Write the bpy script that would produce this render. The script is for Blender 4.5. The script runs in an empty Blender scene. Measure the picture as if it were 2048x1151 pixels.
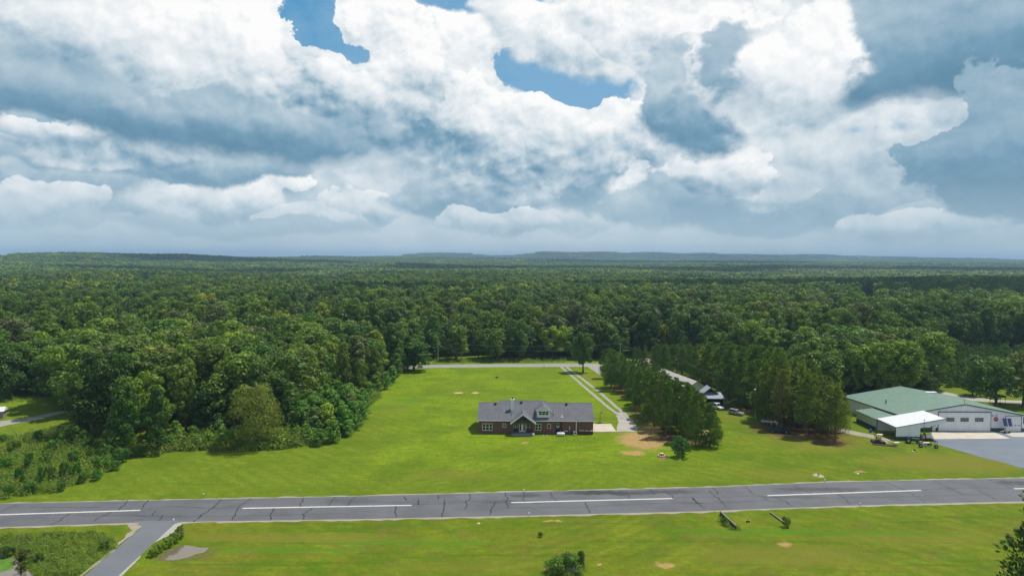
import bpy, math, random
import numpy as np
from mathutils import Vector, Matrix
R = math.radians
random.seed(7); rng = np.random.default_rng(7)
scn = bpy.context.scene
col = scn.collection

# ---------------------------------------------------------------- camera
CAM_H, FPX = 48.0, 1365.0
PITCH, ROLL = 2.60, 0.35
cd = bpy.data.cameras.new('camera'); cam = bpy.data.objects.new('camera', cd); col.objects.link(cam)
scn.camera = cam
cd.sensor_width = 36.0; cd.lens = 36.0 * FPX / 2048.0
cd.clip_start = 0.5; cd.clip_end = 60000
CM = Matrix.Translation((0, 0, CAM_H)) @ Matrix.Rotation(R(90 - PITCH), 4, 'X') @ Matrix.Rotation(R(ROLL), 4, 'Z')
cam.matrix_world = CM
cam.location = CM.translation; cam.rotation_euler = CM.to_euler()
C0 = Vector((0, 0, CAM_H)); CR = CM.to_3x3()
def ray(px, py): return CR @ Vector(((px - 1024) / FPX, (575.5 - py) / FPX, -1.0))
def at(px, py, z=0.0):                       # ground point seen at a pixel of the 2048 px photo
    d = ray(px, py); t = (z - CAM_H) / d.z
    p = C0 + d * t; return Vector((p.x, p.y, z))
def atY(px, py, Y):                          # point seen at a pixel, at world depth Y
    d = ray(px, py); return C0 + d * (Y / d.y)

# ---------------------------------------------------------------- sun, exposure
SUN = Vector((0.38, 0.19, 0.90)).normalized()
sl = bpy.data.lights.new('sun', 'SUN'); sl.energy = 5.0; sl.angle = R(0.53); sl.color = (1.0, 0.955, 0.87)
so = bpy.data.objects.new('sun', sl); col.objects.link(so)
so.rotation_euler = SUN.to_track_quat('Z', 'Y').to_euler(); so.location = (60, 30, 150)
scn.view_settings.view_transform = 'Standard'; scn.view_settings.look = 'None'
scn.view_settings.gamma = 1; scn.view_settings.exposure = 0.0
scn.render.engine = 'CYCLES'
scn.cycles.use_denoising = True
scn.cycles.max_bounces = 5; scn.cycles.diffuse_bounces = 2; scn.cycles.glossy_bounces = 2
scn.cycles.transmission_bounces = 3; scn.cycles.volume_bounces = 0; scn.cycles.transparent_max_bounces = 6
scn.cycles.caustics_reflective = False; scn.cycles.caustics_refractive = False

# ---------------------------------------------------------------- node helper
class G:
    def __init__(s, tree): s.t = tree; s.n = tree.nodes; s.l = tree.links
    def node(s, typ, ins=None, **props):
        n = s.n.new(typ)
        for k, v in props.items(): setattr(n, k, v)
        for k, v in (ins or {}).items():
            i = n.inputs[k]
            if isinstance(v, bpy.types.NodeSocket): s.l.new(v, i)
            elif v is not None: i.default_value = v
        return n
    def m(s, op, a, b=None, c=None, clamp=False):
        ins = {0: a}
        if b is not None: ins[1] = b
        if c is not None: ins[2] = c
        return s.node('ShaderNodeMath', ins, operation=op, use_clamp=clamp).outputs[0]
    def mix(s, f, a, b, blend='MIX'):
        n = s.n.new('ShaderNodeMix'); n.data_type = 'RGBA'; n.blend_type = blend
        for k, v in ((0, f), (6, a), (7, b)):
            if isinstance(v, bpy.types.NodeSocket): s.l.new(v, n.inputs[k])
            else: n.inputs[k].default_value = v if k == 0 else (*v[:3], 1)
        return n.outputs[2]
    def noise(s, vec, scale, detail=4, rough=.55, dist=0., lac=2.):
        n = s.node('ShaderNodeTexNoise', {'Vector': vec, 'Scale': scale, 'Detail': detail, 'Roughness': rough, 'Distortion': dist, 'Lacunarity': lac})
        return n.outputs['Fac']
    def ss(s, v, a, b, lo=0., hi=1.):
        return s.node('ShaderNodeMapRange', {'Value': v, 'From Min': a, 'From Max': b, 'To Min': lo, 'To Max': hi}, interpolation_type='SMOOTHSTEP').outputs[0]
    def lin(s, v, a, b, lo=0., hi=1.):
        return s.node('ShaderNodeMapRange', {'Value': v, 'From Min': a, 'From Max': b, 'To Min': lo, 'To Max': hi}).outputs[0]
    def ramp(s, f, stops):
        n = s.node('ShaderNodeValToRGB', {'Fac': f}); e = n.color_ramp.elements
        while len(e) < len(stops): e.new(0.5)
        for i, (p, c) in enumerate(stops): e[i].position = p; e[i].color = (*c, 1)
        return n.outputs[0]
    def ell(s, vec, cx, cy, rx, ry, rot=0.):     # 1 at the centre, 0 on the rim of an ellipse
        mp = s.node('ShaderNodeMapping', {'Vector': vec, 'Location': (cx, cy, 0), 'Rotation': (0, 0, rot), 'Scale': (rx, ry, 1)}, vector_type='TEXTURE')
        return s.node('ShaderNodeTexGradient', {'Vector': mp.outputs[0]}, gradient_type='SPHERICAL').outputs['Fac']

# ---------------------------------------------------------------- sky: physical blue with procedural cumulus
w = bpy.data.worlds.new('World'); scn.world = w; w.use_nodes = True
g = G(w.node_tree); g.n.clear()
sky = g.node('ShaderNodeTexSky', sky_type='NISHITA'); sky.sun_disc = False
sky.sun_elevation = math.asin(SUN.z); sky.sun_rotation = math.atan2(SUN.x, SUN.y)
sky.air_density = 1.0; sky.dust_density = 0.6; sky.ozone_density = 2.0
tc = g.node('ShaderNodeTexCoord').outputs['Generated']
sx = g.node('ShaderNodeSeparateXYZ', {0: tc}); X, Y, Z = sx.outputs[:3]
az = g.m('ARCTAN2', X, Y); el = g.m('ARCSINE', Z)
ae = g.node('ShaderNodeCombineXYZ', {0: az, 1: el, 2: 0.}).outputs[0]
P = g.node('ShaderNodeCombineXYZ', {0: g.m('MULTIPLY', az, 2.6), 1: 1.3, 2: g.m('MULTIPLY', el, 3.3)}).outputs[0]
def wv(off, sc, d=7, r=.52, dist=.0):
    v = g.node('ShaderNodeVectorMath', {0: P, 1: off}, operation='ADD').outputs[0]
    return g.noise(v, sc, d, r, dist)
def vadd(v, off): return g.node('ShaderNodeVectorMath', {0: v, 1: off}, operation='ADD').outputs[0]
def layer(off, sc, dz, gain):
    """one sheet of cumulus: billowing density now and a little nearer the sun"""
    base = vadd(P, off)
    warp = g.node('ShaderNodeTexNoise', {'Vector': base, 'Scale': 2.4 * sc, 'Detail': 4., 'Roughness': .55}).outputs['Color']
    warp = g.node('ShaderNodeVectorMath', {0: warp, 1: (.22 / sc, .22 / sc, .22 / sc)}, operation='MULTIPLY').outputs[0]
    outs = []
    for o in ((0, 0, 0), (dz * .55, 0, dz)):
        v = vadd(base, o)
        v2 = g.node('ShaderNodeVectorMath', {0: v, 1: warp}, operation='ADD').outputs[0]
        vo = g.node('ShaderNodeTexVoronoi', {'Vector': v2, 'Scale': 5.2 * sc, 'Detail': 4., 'Roughness': .46, 'Lacunarity': 2.15}, feature='F1', normalize=True).outputs['Distance']
        f = g.noise(v, 1.8 * sc, 8, .56, .1)
        outs.append(g.m('ADD', g.m('MULTIPLY_ADD', vo, -.62, .42), g.m('MULTIPLY', f, .80)))
    d, du = outs
    return d, g.m('MULTIPLY', g.m('SUBTRACT', d, du), gain)
big = wv((11, 3, 2), 1.1, 3, .5)
def E(px, py, rx, ry, rot=0.):               # a patch of sky by azimuth / elevation
    d = ray(px, py).normalized()
    return g.ell(aew, math.atan2(d.x, d.y), math.asin(d.z), rx / FPX, ry / FPX, rot)
wn = g.node('ShaderNodeTexNoise', {'Vector': ae, 'Scale': 7.0, 'Detail': 6., 'Roughness': .6}).outputs['Color']
wn = g.node('ShaderNodeVectorMath', {0: wn, 1: (-.5, -.5, -.5)}, operation='ADD').outputs[0]
wn = g.node('ShaderNodeVectorMath', {0: wn, 1: (.14, .07, 0)}, operation='MULTIPLY').outputs[0]
aew = g.node('ShaderNodeVectorMath', {0: ae, 1: wn}, operation='ADD').outputs[0]
def acc(items):
    t = None
    for (wt, *a) in items:
        v = g.m('MULTIPLY', E(*a), wt)
        t = v if t is None else g.m('ADD', t, v)
    return t
holes = acc([(1.6, 615, 25, 60, 85, .1), (1.25, 700, 104, 110, 36, -.25), (1.6, 1120, 140, 210, 100, -.35), (1.7, 960, -10, 170, 55, .0), (.62, 1765, 262, 170, 40, .1), (.6, 110, 243, 90, 28, 0)])
STOPS = [(0.0, (.125, .265, .385)), (.20, (.190, .350, .480)), (.38, (.36, .50, .605)), (.55, (.56, .665, .735)), (.72, (.75, .81, .85)), (.92, (.92, .94, .95)), (1.0, (1.0, 1.0, .99))]
skyc = g.mix(1.0, sky.outputs[0], (.105, .105, .105), 'MULTIPLY')
skyc = g.mix(.75, skyc, g.mix(g.ss(el, .36, .75), (.060, .33, .60), (.045, .15, .36)))  # deeper blue above the view, set to weaken the fill light
hi = g.ss(el, .62, .40)                      # cloud cover thinned overhead, above the view, to weaken the fill light
d1, rel1 = layer((7, 1, 3), .60, .07, 2.6)
d2, rel2 = layer((2.3, 5, 1.7), 1.5, .028, 3.2)
rel = g.m('ADD', g.m('MULTIPLY', rel1, .85), g.m('MULTIPLY', rel2, .55))
bump_ = g.m('ADD', g.m('SUBTRACT', d1, .52), g.m('MULTIPLY', g.m('SUBTRACT', d2, .54), .75))
lowf = g.m('SUBTRACT', big, .5)
# thin high sheet everywhere except the blue holes
a_ = g.ss(g.m('SUBTRACT', g.m('ADD', bump_, .50), g.m('MULTIPLY', holes, 1.05)), -.04, .22)
wisp = g.ss(g.m('ADD', bump_, g.m('MULTIPLY', lowf, .8)), -.10, .20, .0, .22)
skyc = g.mix(wisp, skyc, (.55, .68, .78))
a_ = g.m('MULTIPLY', a_, g.m('MULTIPLY_ADD', hi, .8, .2))
B = g.m('ADD', g.m('MULTIPLY_ADD', lowf, 1.1, .62), g.m('MULTIPLY', rel, .45))
cl = g.mix(a_, skyc, g.ramp(B, STOPS))
# single clouds, far to near: (px, py, half width, half height, tilt, brightness at top, at base, edge softness, relief)
CL = [(450, 392, 120, 66, 0, 1.15, .50, .10, .9), (298, 402, 44, 40, 0, .90, .5, .10, .8), (195, 408, 70, 24, 0, .80, .5, .2, .6), (730, 415, 75, 40, 0, .88, .5, .12, .8),
      (1290, 395, 62, 46, 0, .92, .5, .10, .8), (1125, 425, 75, 42, 0, .85, .5, .15, .8), (1590, 352, 95, 55, 0, 1.0, .5, .10, .9), (1470, 408, 230, 52, 0, .50, .26, .22, .4), (1525, 383, 55, 24, 0, .95, .6, .12, .8),
      (1155, 345, 105, 70, 0, .50, .24, .25, .45), (930, 400, 150, 36, 0, .5, .26, .30, .5), (60, 345, 180, 60, 0, .55, .30, .3, .5), (345, 330, 190, 28, 0, .52, .26, .25, .4), (240, 282, 130, 52, 0, .90, .48, .12, .9),
      (2000, 425, 110, 26, 0, .5, .28, .2, .4), (130, 262, 66, 22, 0, 1.0, .6, .12, .8), (1700, 300, 200, 60, .1, .75, .6, .4, .5), (620, 440, 90, 30, 0, .85, .5, .2, .8), (60, 410, 80, 28, 0, .8, .5, .2, .7), (1000, 445, 90, 22, 0, .8, .5, .2, .7), (1850, 455, 90, 24, 0, .8, .5, .2, .7), (1420, 350, 70, 34, 0, .92, .55, .15, .8), (1010, 350, 60, 50, 0, .95, .55, .15, .9), (520, 455, 200, 22, 0, .45, .35, .4, .3),
      (860, 175, 300, 175, -.1, .98, .55, .16, 1.0), (1110, 262, 190, 112, -.1, 1.02, .55, .10, 1.0), (590, 110, 230, 165, -.2, 1.05, .62, .16, 1.0), (170, 60, 420, 150, -.1, 1.12, .70, .3, .8),
      (1105, 80, 160, 60, -.3, .98, .74, .25, .8), (1330, 60, 190, 150, 0, 1.0, .60, .14, .9), (1385, 215, 130, 80, 0, .52, .14, .25, .45), (1610, 160, 130, 125, 0, 1.08, .72, .25, .8),
      (190, 218, 300, 58, -.08, .46, .06, .4, .30), (500, 265, 260, 55, -.1, .44, .04, .35, .35), (1930, 70, 290, 125, .16, .40, .04, .35, .30), (2060, 315, 140, 105, 0, .36, .12, .12, .30), (1605, 160, 75, 100, 0, 1.02, .8, .6, .7)]
prev = cl; hcut = g.m('MULTIPLY', holes, 1.1)
for (px, py, rx, ry, rot, top, bas, soft, ra) in CL:
    d = ray(px, py).normalized()
    seq = g.node('ShaderNodeVectorMath', {0: prev, 1: (1e-8, 1e-8, 1e-8), 2: aew}, operation='MULTIPLY_ADD').outputs[0]   # keeps the clouds in order
    mp = g.node('ShaderNodeMapping', {'Vector': seq, 'Location': (math.atan2(d.x, d.y), math.asin(d.z), 0), 'Rotation': (0, 0, rot), 'Scale': (rx / FPX, ry / FPX, 1)}, vector_type='TEXTURE').outputs[0]
    r_ = g.node('ShaderNodeVectorMath', {0: g.node('ShaderNodeVectorMath', {0: mp, 1: (1, 1, 0)}, operation='MULTIPLY').outputs[0]}, operation='LENGTH').outputs[1]
    vv = g.node('ShaderNodeSeparateXYZ', {0: mp}).outputs[1]
    # a flat base: the lower half has a smoother, straighter edge
    dd = g.m('ADD', g.m('SUBTRACT', .92, r_), g.m('MULTIPLY', bump_, g.ss(vv, -.7, .2, 1.1, 2.6)))
    dd = g.m('SUBTRACT', dd, hcut) if (px, py) not in ((1105, 80), (1115, 268)) else dd
    al = g.ss(dd, .0, g.ss(vv, -.4, .4, soft * 1.4, soft * .7))
    b_ = g.m('ADD', g.ss(vv, -.7, .7, bas * .70 + .02, top * .93), g.m('MULTIPLY', rel, ra))
    b_ = g.m('MULTIPLY_ADD', lowf, .5 * ra, b_)
    cl = g.mix(al, cl, g.ramp(b_, STOPS)); prev = cl
# airlight towards the horizon
hz = g.ss(el, 0.0, .13, .88, 0.0)
hz2 = g.m('MULTIPLY', hz, g.lin(g.noise(P, 1.6, 3), .3, .7, .8, 1.0))
cl = g.mix(hz2, cl, (.47, .61, .69))
bg = g.node('ShaderNodeBackground', {'Color': cl, 'Strength': 1.0})
g.node('ShaderNodeOutputWorld', {'Surface': bg.outputs[0]})
w.cycles.sampling_method = 'MANUAL'; w.cycles.sample_map_resolution = 512

# ================================================================ mesh + tag helpers
def tag(o, label=None, cat=None, group=None, kind=None):
    if label: o['label'] = label
    if cat: o['category'] = cat
    if group: o['group'] = group
    if kind: o['kind'] = kind
    return o
def empty(name, loc=(0, 0, 0), rz=0.0):
    o = bpy.data.objects.new(name, None); col.objects.link(o)
    o.location = loc; o.rotation_euler = (0, 0, rz); o.empty_display_size = .5
    return o
class MB:
    def __init__(s): s.v = []; s.f = []
    def poly(s, pts):
        i = len(s.v); s.v += [tuple(p) for p in pts]; s.f.append(tuple(range(i, i + len(pts)))); return s
    def box(s, x0, x1, y0, y1, z0, z1):
        i = len(s.v)
        s.v += [(x, y, z) for z in (z0, z1) for (x, y) in ((x0, y0), (x1, y0), (x1, y1), (x0, y1))]
        s.f += [tuple(i + k for k in q) for q in ((0, 3, 2, 1), (4, 5, 6, 7), (0, 1, 5, 4), (1, 2, 6, 5), (2, 3, 7, 6), (3, 0, 4, 7))]
        return s
    def prism(s, prof, a, b, axis='x'):          # closed 2-D outline pushed along an axis
        n = len(prof); i = len(s.v)
        def P3(u, v, t): return (t, u, v) if axis == 'x' else ((u, t, v) if axis == 'y' else (u, v, t))
        s.v += [P3(u, v, a) for u, v in prof] + [P3(u, v, b) for u, v in prof]
        s.f.append(tuple(range(i, i + n))); s.f.append(tuple(range(i + 2 * n - 1, i + n - 1, -1)))
        for k in range(n):
            s.f.append((i + k, i + n + k, i + n + (k + 1) % n, i + (k + 1) % n))
        return s
    def tube(s, p, q, r0, r1=None, n=8, cap=True):
        p, q = Vector(p), Vector(q); r1 = r0 if r1 is None else r1
        d = (q - p).normalized(); u = d.orthogonal().normalized(); w_ = d.cross(u); i = len(s.v)
        for c, r in ((p, r0), (q, r1)):
            for k in range(n):
                a = 2 * math.pi * k / n; s.v.append(tuple(c + (u * math.cos(a) + w_ * math.sin(a)) * r))
        for k in range(n): s.f.append((i + k, i + (k + 1) % n, i + n + (k + 1) % n, i + n + k))
        if cap: s.f.append(tuple(range(i + n - 1, i - 1, -1))); s.f.append(tuple(range(i + n, i + 2 * n)))
        return s
    def lathe(s, c, axis, prof, n=14):           # prof: (distance along axis, radius)
        c, d = Vector(c), Vector(axis).normalized(); u = d.orthogonal().normalized(); w_ = d.cross(u); i = len(s.v)
        for t, r in prof:
            for k in range(n):
                a = 2 * math.pi * k / n; s.v.append(tuple(c + d * t + (u * math.cos(a) + w_ * math.sin(a)) * r))
        for j in range(len(prof) - 1):
            for k in range(n): s.f.append((i + j * n + k, i + j * n + (k + 1) % n, i + (j + 1) * n + (k + 1) % n, i + (j + 1) * n + k))
        s.f.append(tuple(range(i + n - 1, i - 1, -1))); s.f.append(tuple(range(i + (len(prof) - 1) * n, i + len(prof) * n)))
        return s
    def build(s, name, mat, parent=None, smooth=False, bevel=0):
        me = bpy.data.meshes.new(name); me.from_pydata(s.v, [], s.f); me.validate(); me.update()
        if mat: me.materials.append(mat)
        if smooth: me.polygons.foreach_set('use_smooth', [True] * len(me.polygons))
        o = bpy.data.objects.new(name, me); col.objects.link(o)
        if parent: o.parent = parent
        if bevel:
            b = o.modifiers.new('bevel', 'BEVEL'); b.width = bevel; b.segments = 2; b.limit_method = 'ANGLE'; b.angle_limit = R(40)
        return o
def np_mesh(name, V, F, mat, attrs=None):        # quads from numpy arrays
    me = bpy.data.meshes.new(name); k = F.shape[1]
    me.vertices.add(len(V)); me.vertices.foreach_set('co', np.ascontiguousarray(V, np.float32).ravel())
    me.loops.add(F.size); me.loops.foreach_set('vertex_index', F.astype(np.int32).ravel())
    me.polygons.add(len(F)); me.polygons.foreach_set('loop_start', np.arange(0, F.size, k, dtype=np.int32))
    for an, arr in (attrs or {}).items():
        a = me.attributes.new(an, 'FLOAT', 'POINT'); a.data.foreach_set('value', arr.astype(np.float32))
    me.update(calc_edges=True)
    if mat: me.materials.append(mat)
    return me
def children(o): return list(o.children)
def copy_tree(o, parent=None):
    c = o.copy(); col.objects.link(c)
    if parent: c.parent = parent; c.matrix_parent_inverse = o.matrix_parent_inverse
    for ch in children(o): copy_tree(ch, c)
    return c

# ================================================================ materials
def mat(name):
    m_ = bpy.data.materials.new(name); m_.use_nodes = True; gg = G(m_.node_tree); gg.n.clear(); return m_, gg
def finish(gg, bs, disp=None):
    gg.node('ShaderNodeOutputMaterial', {'Surface': bs})
def simple(name, c, rough=.6, metal=0., var=.12, scale=3., bump=0., spec=.4):
    m_, gg = mat(name); ob = gg.node('ShaderNodeTexCoord').outputs['Object']
    nz = gg.noise(ob, scale, 5, .6)
    cc = gg.mix(gg.lin(nz, .3, .7), [x * (1 - var) for x in c], [min(1, x * (1 + var)) for x in c])
    ins = {'Base Color': cc, 'Roughness': rough, 'Metallic': metal, 'Specular IOR Level': spec}
    if bump: ins['Normal'] = gg.node('ShaderNodeBump', {'Height': nz, 'Strength': bump, 'Distance': .03}).outputs[0]
    finish(gg, gg.node('ShaderNodeBsdfPrincipled', ins).outputs[0]); return m_
M = {}
M['white'] = simple('white_paint', (.72, .73, .73), .5)
M['offwhite'] = simple('weathered_white', (.62, .61, .57), .7, var=.2)
M['siding'] = simple('pale_siding', (.66, .69, .74), .6, var=.06)
M['dark'] = simple('dark_paint', (.022, .022, .024), .5)
M['black'] = simple('black_rubber', (.015, .015, .016), .7)
M['metal'] = simple('grey_metal', (.38, .39, .40), .4, .6)
M['brownwood'] = simple('brown_timber', (.10, .065, .04), .7, var=.3)
M['greywood'] = simple('weathered_timber', (.22, .20, .16), .85, var=.3, scale=8)
M['polewood'] = simple('pole_timber', (.33, .31, .27), .8, var=.2, scale=6)
M['yellow'] = simple('faded_yellow_paint', (.62, .47, .20), .6, var=.25)
M['cream'] = simple('cream_paint', (.70, .62, .42), .6, var=.2)
M['greenp'] = simple('dark_green_paint', (.012, .075, .060), .5)
M['blue'] = simple('blue_plastic', (.02, .10, .42), .45)
M['red'] = simple('red_enamel', (.38, .012, .025), .4)
M['pink'] = simple('faded_pink', (.60, .32, .36), .5)
M['conc'] = simple('concrete', (.40, .38, .35), .85, var=.12, scale=1.2)
M['slab'] = simple('pale_concrete', (.46, .41, .33), .85, var=.14, scale=.35)
M['porch'] = simple('porch_concrete', (.20, .21, .22), .8)
M['grey'] = simple('grey_paint', (.20, .21, .22), .45)
M['silver'] = simple('silver_car_paint', (.34, .35, .36), .3, .4)
M['darkblue'] = simple('dark_blue_paint', (.02, .03, .06), .3, .2)
M['chassis'] = simple('rusty_iron', (.09, .055, .04), .8, var=.4)
M['logend'] = simple('cut_log', (.60, .42, .27), .8, var=.3)
M['bark'] = simple('bark', (.085, .065, .048), .9, var=.35, scale=4)
M['pinebark'] = simple('pine_bark', (.13, .075, .050), .9, var=.35, scale=4)
M['tar'] = simple('tar', (.018, .019, .022), .6, var=.3)
M['paintline'] = simple('worn_line_paint', (.52, .50, .48), .7, var=.12, scale=1.5)
m_, gg = mat('glass'); finish(gg, gg.node('ShaderNodeBsdfPrincipled', {'Base Color': (.012, .03, .022, 1), 'Roughness': .06, 'Specular IOR Level': .8}).outputs[0]); M['glass'] = m_
m_, gg = mat('solar_glass'); ob = gg.node('ShaderNodeTexCoord').outputs['Object']
br = gg.node('ShaderNodeTexBrick', {'Vector': ob, 'Color1': (.004, .016, .085, 1), 'Color2': (.006, .022, .10, 1), 'Mortar': (.05, .09, .2, 1), 'Scale': 1.0, 'Mortar Size': .01, 'Brick Width': .16, 'Row Height': .16}, offset=0.)
finish(gg, gg.node('ShaderNodeBsdfPrincipled', {'Base Color': br.outputs[0], 'Roughness': .15}).outputs[0]); M['solar'] = m_
def brickmat():
    m_, gg = mat('dark_red_brick'); ob = gg.node('ShaderNodeTexCoord').outputs['Object']
    s3 = gg.node('ShaderNodeSeparateXYZ', {0: ob}); u = gg.m('ADD', s3.outputs[0], s3.outputs[1])
    v = gg.node('ShaderNodeCombineXYZ', {0: u, 1: s3.outputs[2], 2: 0.}).outputs[0]
    br = gg.node('ShaderNodeTexBrick', {'Vector': v, 'Color1': (.19, .055, .038, 1), 'Color2': (.105, .036, .028, 1), 'Mortar': (.19, .15, .13, 1), 'Scale': 1.0, 'Mortar Size': .008, 'Brick Width': .22, 'Row Height': .075, 'Bias': -.1})
    n = gg.noise(v, 2.2, 6, .7)
    c = gg.mix(gg.lin(n, .35, .65, 0, .5), br.outputs[0], (.055, .028, .026))
    c = gg.mix(gg.ss(gg.noise(v, 5.5, 4, .7), .56, .62, 0, .30), c, (.24, .13, .10))
    finish(gg, gg.node('ShaderNodeBsdfPrincipled', {'Base Color': c, 'Roughness': .85}).outputs[0]); return m_
M['brick'] = brickmat()
def shinglemat():
    m_, gg = mat('grey_shingles'); ob = gg.node('ShaderNodeTexCoord').outputs['Object']
    br = gg.node('ShaderNodeTexBrick', {'Vector': ob, 'Color1': (.135, .135, .150, 1), 'Color2': (.085, .085, .10, 1), 'Mortar': (.05, .05, .056, 1), 'Scale': 1.0, 'Mortar Size': .012, 'Brick Width': .33, 'Row Height': .22, 'Bias': .1})
    c = gg.mix(gg.lin(gg.noise(ob, .5, 5), .35, .65, 0, .35), br.outputs[0], (.15, .15, .175))
    c = gg.mix(gg.lin(gg.noise(ob, 6, 3), .3, .7, 0, .35), c, (.07, .075, .075))
    finish(gg, gg.node('ShaderNodeBsdfPrincipled', {'Base Color': c, 'Roughness': .85}).outputs[0]); return m_
M['shingle'] = shinglemat()
def ribmat(name, c, axis, pitch=.3, rough=.45, stain=.12):
    """ribbed sheet metal: ribs every `pitch` metres along the axis"""
    m_, gg = mat(name); ob = gg.node('ShaderNodeTexCoord').outputs['Object']; s3 = gg.node('ShaderNodeSeparateXYZ', {0: ob})
    ph = gg.m('FRACT', gg.m('DIVIDE', s3.outputs[axis], pitch))
    rib = gg.m('MULTIPLY', gg.ss(ph, .0, .12), gg.ss(ph, .88, 1.0, 1, 0))
    st = gg.node('ShaderNodeMapping', {'Vector': ob, 'Scale': (1.2, 1.2, .25)}).outputs[0]
    n = gg.noise(st, .9, 5, .6)
    cc = gg.mix(gg.lin(n, .35, .7, 0, 1), c, [x * (1 - stain) for x in c])
    cc = gg.mix(gg.lin(rib, 0, 1, .25, 0), cc, [x * .6 for x in c])
    nm = gg.node('ShaderNodeBump', {'Height': rib, 'Strength': .5, 'Distance': .03}).outputs[0]
    finish(gg, gg.node('ShaderNodeBsdfPrincipled', {'Base Color': cc, 'Roughness': rough, 'Normal': nm}).outputs[0]); return m_
M['wallmetal'] = ribmat('white_ribbed_wall', (.82, .82, .84), 0, .3)
M['wallmetal_y'] = ribmat('white_ribbed_side_wall', (.66, .67, .66), 1, .3)
M['greenroof'] = ribmat('green_metal_roof', (.150, .240, .180), 1, .9, .5, .30)
M['whiteroof'] = ribmat('white_metal_roof', (.66, .67, .67), 1, .9, .5, .10)
M['paleroof'] = ribmat('pale_metal_roof', (.50, .46, .42), 1, .9, .5, .25)
M['bluegreyroof'] = ribmat('galvanised_roof', (.30, .34, .38), 0, .6, .35, .3)
M['greenmetal'] = ribmat('green_wainscot', (.014, .085, .065), 0, .3)

def leafmat(name, c0, c1, tone=.5, trans=.22, hue=0.):
    m_, gg = mat(name); oi = gg.node('ShaderNodeObjectInfo'); geo = gg.node('ShaderNodeNewGeometry')
    at_ = gg.node('ShaderNodeAttribute', attribute_name='tone').outputs['Fac']
    reg = gg.noise(gg.node('ShaderNodeVectorMath', {0: oi.outputs['Location'], 1: (.011, .011, 0)}, operation='MULTIPLY').outputs[0], 1.0, 4, .65)
    f = gg.m('ADD', gg.m('MULTIPLY', oi.outputs['Random'], .45), gg.m('MULTIPLY', gg.lin(reg, .38, .62), .55))
    c = gg.mix(gg.lin(f, .1, .95), c0, c1)
    c = gg.mix(gg.m('GREATER_THAN', oi.outputs['Random'], .965), c, [c1[0] * 1.55 + .01, c1[1] * 1.25, c1[2] * .8])
    c = gg.mix(gg.m('MULTIPLY', gg.m('GREATER_THAN', gg.m('FRACT', gg.m('MULTIPLY', oi.outputs['Random'], 37.)), .93), .6), c, (.115, .125, .055))
    v = gg.m('MULTIPLY_ADD', at_, tone, 1 - tone * .5)
    v = gg.m('MULTIPLY', v, gg.lin(geo.outputs['Random Per Island'], 0, 1, .72, 1.28))
    hs = gg.node('ShaderNodeHueSaturation', {'Hue': .5, 'Saturation': 1., 'Value': v, 'Color': c}).outputs[0]
    hs = gg.mix(1.0, hs, oi.outputs['Color'], 'MULTIPLY')
    pb = gg.node('ShaderNodeBsdfPrincipled', {'Base Color': hs, 'Roughness': .55, 'Specular IOR Level': .25}).outputs[0]
    tb = gg.node('ShaderNodeBsdfTranslucent', {'Color': gg.mix(1.0, hs, (1.25, 1.35, .55), 'MULTIPLY')}).outputs[0]
    mx = gg.node('ShaderNodeMixShader', {0: trans, 1: pb, 2: tb}).outputs[0]
    finish(gg, mx); return m_
M['leaf'] = leafmat('broadleaf_foliage', (.045, .102, .012), (.160, .240, .022), .6, .28)
M['leafsun'] = leafmat('sunlit_tint_foliage', (.17, .28, .07), (.23, .34, .08), .5, .28)  # lightened leaves: sunlight painted into the colour of the far strip
M['leafb'] = leafmat('shrub_foliage', (.075, .165, .020), (.135, .235, .028), .6, .28)
M['pine'] = leafmat('pine_needles', (.060, .108, .015), (.115, .158, .024), .7, .24)
M['willow'] = leafmat('olive_foliage', (.135, .170, .028), (.150, .185, .032), .5, .28)
M['ypine'] = leafmat('young_pine_needles', (.085, .170, .022), (.135, .220, .030), .6, .25)
M['weed'] = leafmat('weed_foliage', (.120, .205, .018), (.215, .285, .030), .5, .3)

# ================================================================ terrain
RIDGES = []     # (x, y, half width x, half depth, height)
def ridge(px, D, wpx, dep, h):
    RIDGES.append(((px - 1024) / FPX * D, D, wpx / FPX * D, dep, h))
ridge(235, 2500, 150, 420, 26); ridge(470, 2900, 210, 500, 17); ridge(60, 2100, 90, 320, 14); ridge(760, 4200, 260, 700, 20)
ridge(848, 7000, 34, 500, 44); ridge(910, 7200, 42, 500, 44); ridge(1000, 7400, 120, 700, 24)
ridge(1160, 7600, 105, 700, 50); ridge(1100, 7500, 60, 600, 22); ridge(1290, 7800, 120, 700, 48); ridge(1440, 7700, 150, 700, 42); ridge(1620, 7500, 190, 700, 38)
ridge(1820, 6800, 200, 700, 24); ridge(2020, 6400, 190, 700, 20); ridge(1400, 4600, 500, 600, 8)
def height(x, y):
    x = np.asarray(x, float); y = np.asarray(y, float); d = np.hypot(x, y)
    t = np.clip((d - 450) / 900, 0, 1); t = t * t * (3 - 2 * t)
    h = 3.2 * np.sin(x / 210 + 1.1) * np.cos(y / 260 + .4) + 2.0 * np.sin(x / 95 + y / 130) + 2.6 * np.sin(y / 420 - x / 700 + 2)
    h = t * (h - 1.0)
    for (cx, cy, rx, ry, hh) in RIDGES:
        q = ((x - cx) / rx) ** 2 + ((y - cy) / ry) ** 2
        h = h + hh * np.exp(-q * .8) * (1 + .10 * np.sin(x / 90. + cy) + .06 * np.sin(x / 37. + cx))
    far = np.clip((d - 9000) / 8000, 0, 1)
    return h - 12 * far
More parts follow.
